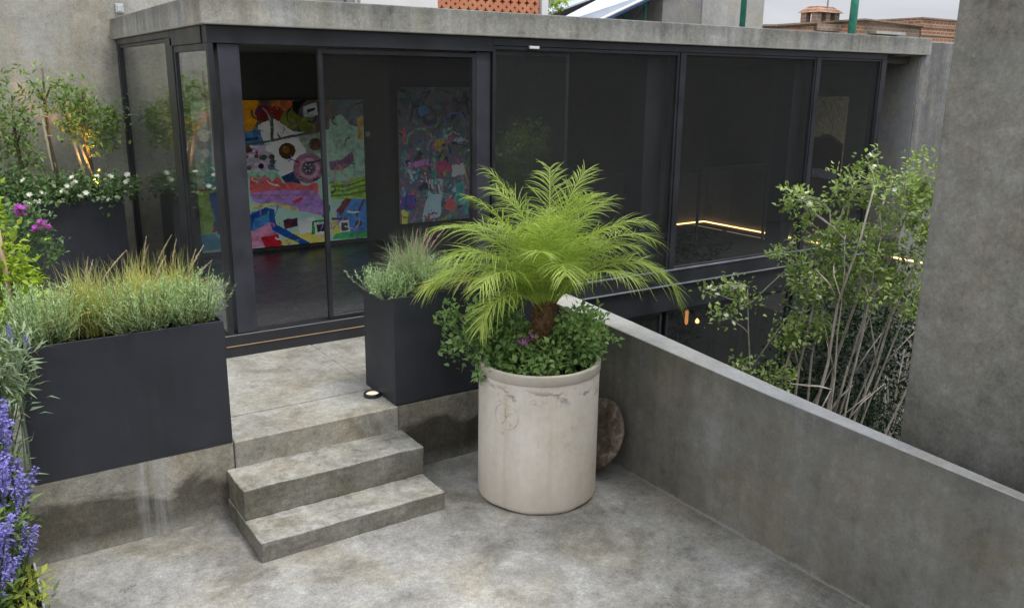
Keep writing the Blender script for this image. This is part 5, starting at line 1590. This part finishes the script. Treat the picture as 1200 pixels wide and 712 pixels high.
# brick house
bh = thing('brick_house', 'low red brick house with a flat parapet roof seen over the slab', 'house', (31, 24, 0))
bm = bmesh.new()
prof_ = [(24.5, 1.0), (24.5, 4.50), (26.2, 4.58), (31.4, 5.02), (31.4, 1.0)]
f1 = [bm.verts.new((x, 22.0, z)) for x, z in prof_]; f2 = [bm.verts.new((x, 27.0, z)) for x, z in prof_]
bm.faces.new(f1); bm.faces.new(f2)
for k in range(5): bm.faces.new((f1[k], f1[(k + 1) % 5], f2[(k + 1) % 5], f2[k]))
world_obj('wall', bm_mesh(bm, 'wall'), M['brick'], bh)
bm = bmesh.new()
prof_ = [(31.402, 1.0), (31.402, 4.98), (35.44, 4.92), (35.44, 1.0)]
f1 = [bm.verts.new((x, 22.05, z)) for x, z in prof_]; f2 = [bm.verts.new((x, 26.95, z)) for x, z in prof_]
bm.faces.new(f1); bm.faces.new(f2)
for k in range(4): bm.faces.new((f1[k], f1[(k + 1) % 4], f2[(k + 1) % 4], f2[k]))
world_obj('wall', bm_mesh(bm, 'wall'), M['brick_pale'], bh)
bm = bmesh.new()
for (a, b) in (((24.5, 4.53), (26.2, 4.61)), ((26.2, 4.61), (31.4, 5.05)), ((31.4, 5.05), (35.44, 4.97))): add_tube(bm, [(a[0], 21.97, a[1]), (b[0], 21.97, b[1])], .07, 6)
world_obj('coping', bm_mesh(bm, 'coping'), M['bark'], bh)
box('ledge', (31.9, 21.7, 4.55), (33.9, 22.04, 4.66), M['block'], bh)
box('window', (31.95, 22.0, 3.6), (33.8, 22.045, 4.5), M['lower_wall'], bh)
tu = thing('roof_turret', 'small tile capped brick turret on the brick house roof', 'turret', (29.1, 22.6, 4.7))
for (x, y) in ((28.62, 22.1), (29.7, 22.1), (28.62, 22.6), (29.7, 22.6), (29.15, 22.1)): box('pier', (x - .13, y - .13, 4.7), (x + .13, y + .13, 5.25), M['brick_pale'], tu)
bm = bmesh.new()
b_ = [bm.verts.new(p) for p in ((28.42, 21.85, 5.22), (29.95, 21.85, 5.22), (29.95, 22.85, 5.22), (28.42, 22.85, 5.22))]; tpp = [bm.verts.new(p) for p in ((28.7, 22.15, 5.45), (29.65, 22.15, 5.45), (29.65, 22.6, 5.45), (28.7, 22.6, 5.45))]
bm.faces.new(b_); bm.faces.new(tpp)
for k in range(4): bm.faces.new((b_[k], b_[(k + 1) % 4], tpp[(k + 1) % 4], tpp[k]))
world_obj('cap', bm_mesh(bm, 'cap'), M['brick'], tu)
box('base', (28.45, 21.9, 4.55), (29.9, 22.8, 4.80), M['brick_pale'], tu)
bm = bmesh.new(); add_tube(bm, [(29.15, 22.05, 4.5), (29.15, 22.05, 7.2)], .035, 6); add_tube(bm, [(28.8, 22.05, 6.9), (29.5, 22.05, 6.9)], .02, 6)
tag(link('mast', bm_mesh(bm, 'mast'), M['grey_steel']), 'thin grey antenna mast rising in front of the brick turret', 'mast')
rb = thing('brick_block', 'banded red brick block at the right of the brick house', 'house', (37, 22.5, 0))
box('wall', (35.45, 22.0, 1.0), (40.5, 25.5, 5.28), M['brick'], rb, .01)
boxes('band', [((35.44, 21.97, 4.62), (40.5, 21.999, 4.70)), ((35.44, 21.97, 4.95), (40.5, 21.999, 5.02)), ((35.43, 21.95, 5.282), (40.52, 25.52, 5.35))], M['brick_pale'], rb)

# unseen block added behind the camera to keep bright sky out of the glass
nb = thing('added_sky_blocker', 'plain block added behind the camera to darken the glass reflections', 'house', (0, -9, -2.7))
box('wall', (-14, -12, -2.7), (60, -9, 4.9), M['sky_blocker'], nb)
boxes('roof', [((-14.1, -12.1, 4.901), (60.1, -8.9, 5.1))], M['block'], nb)
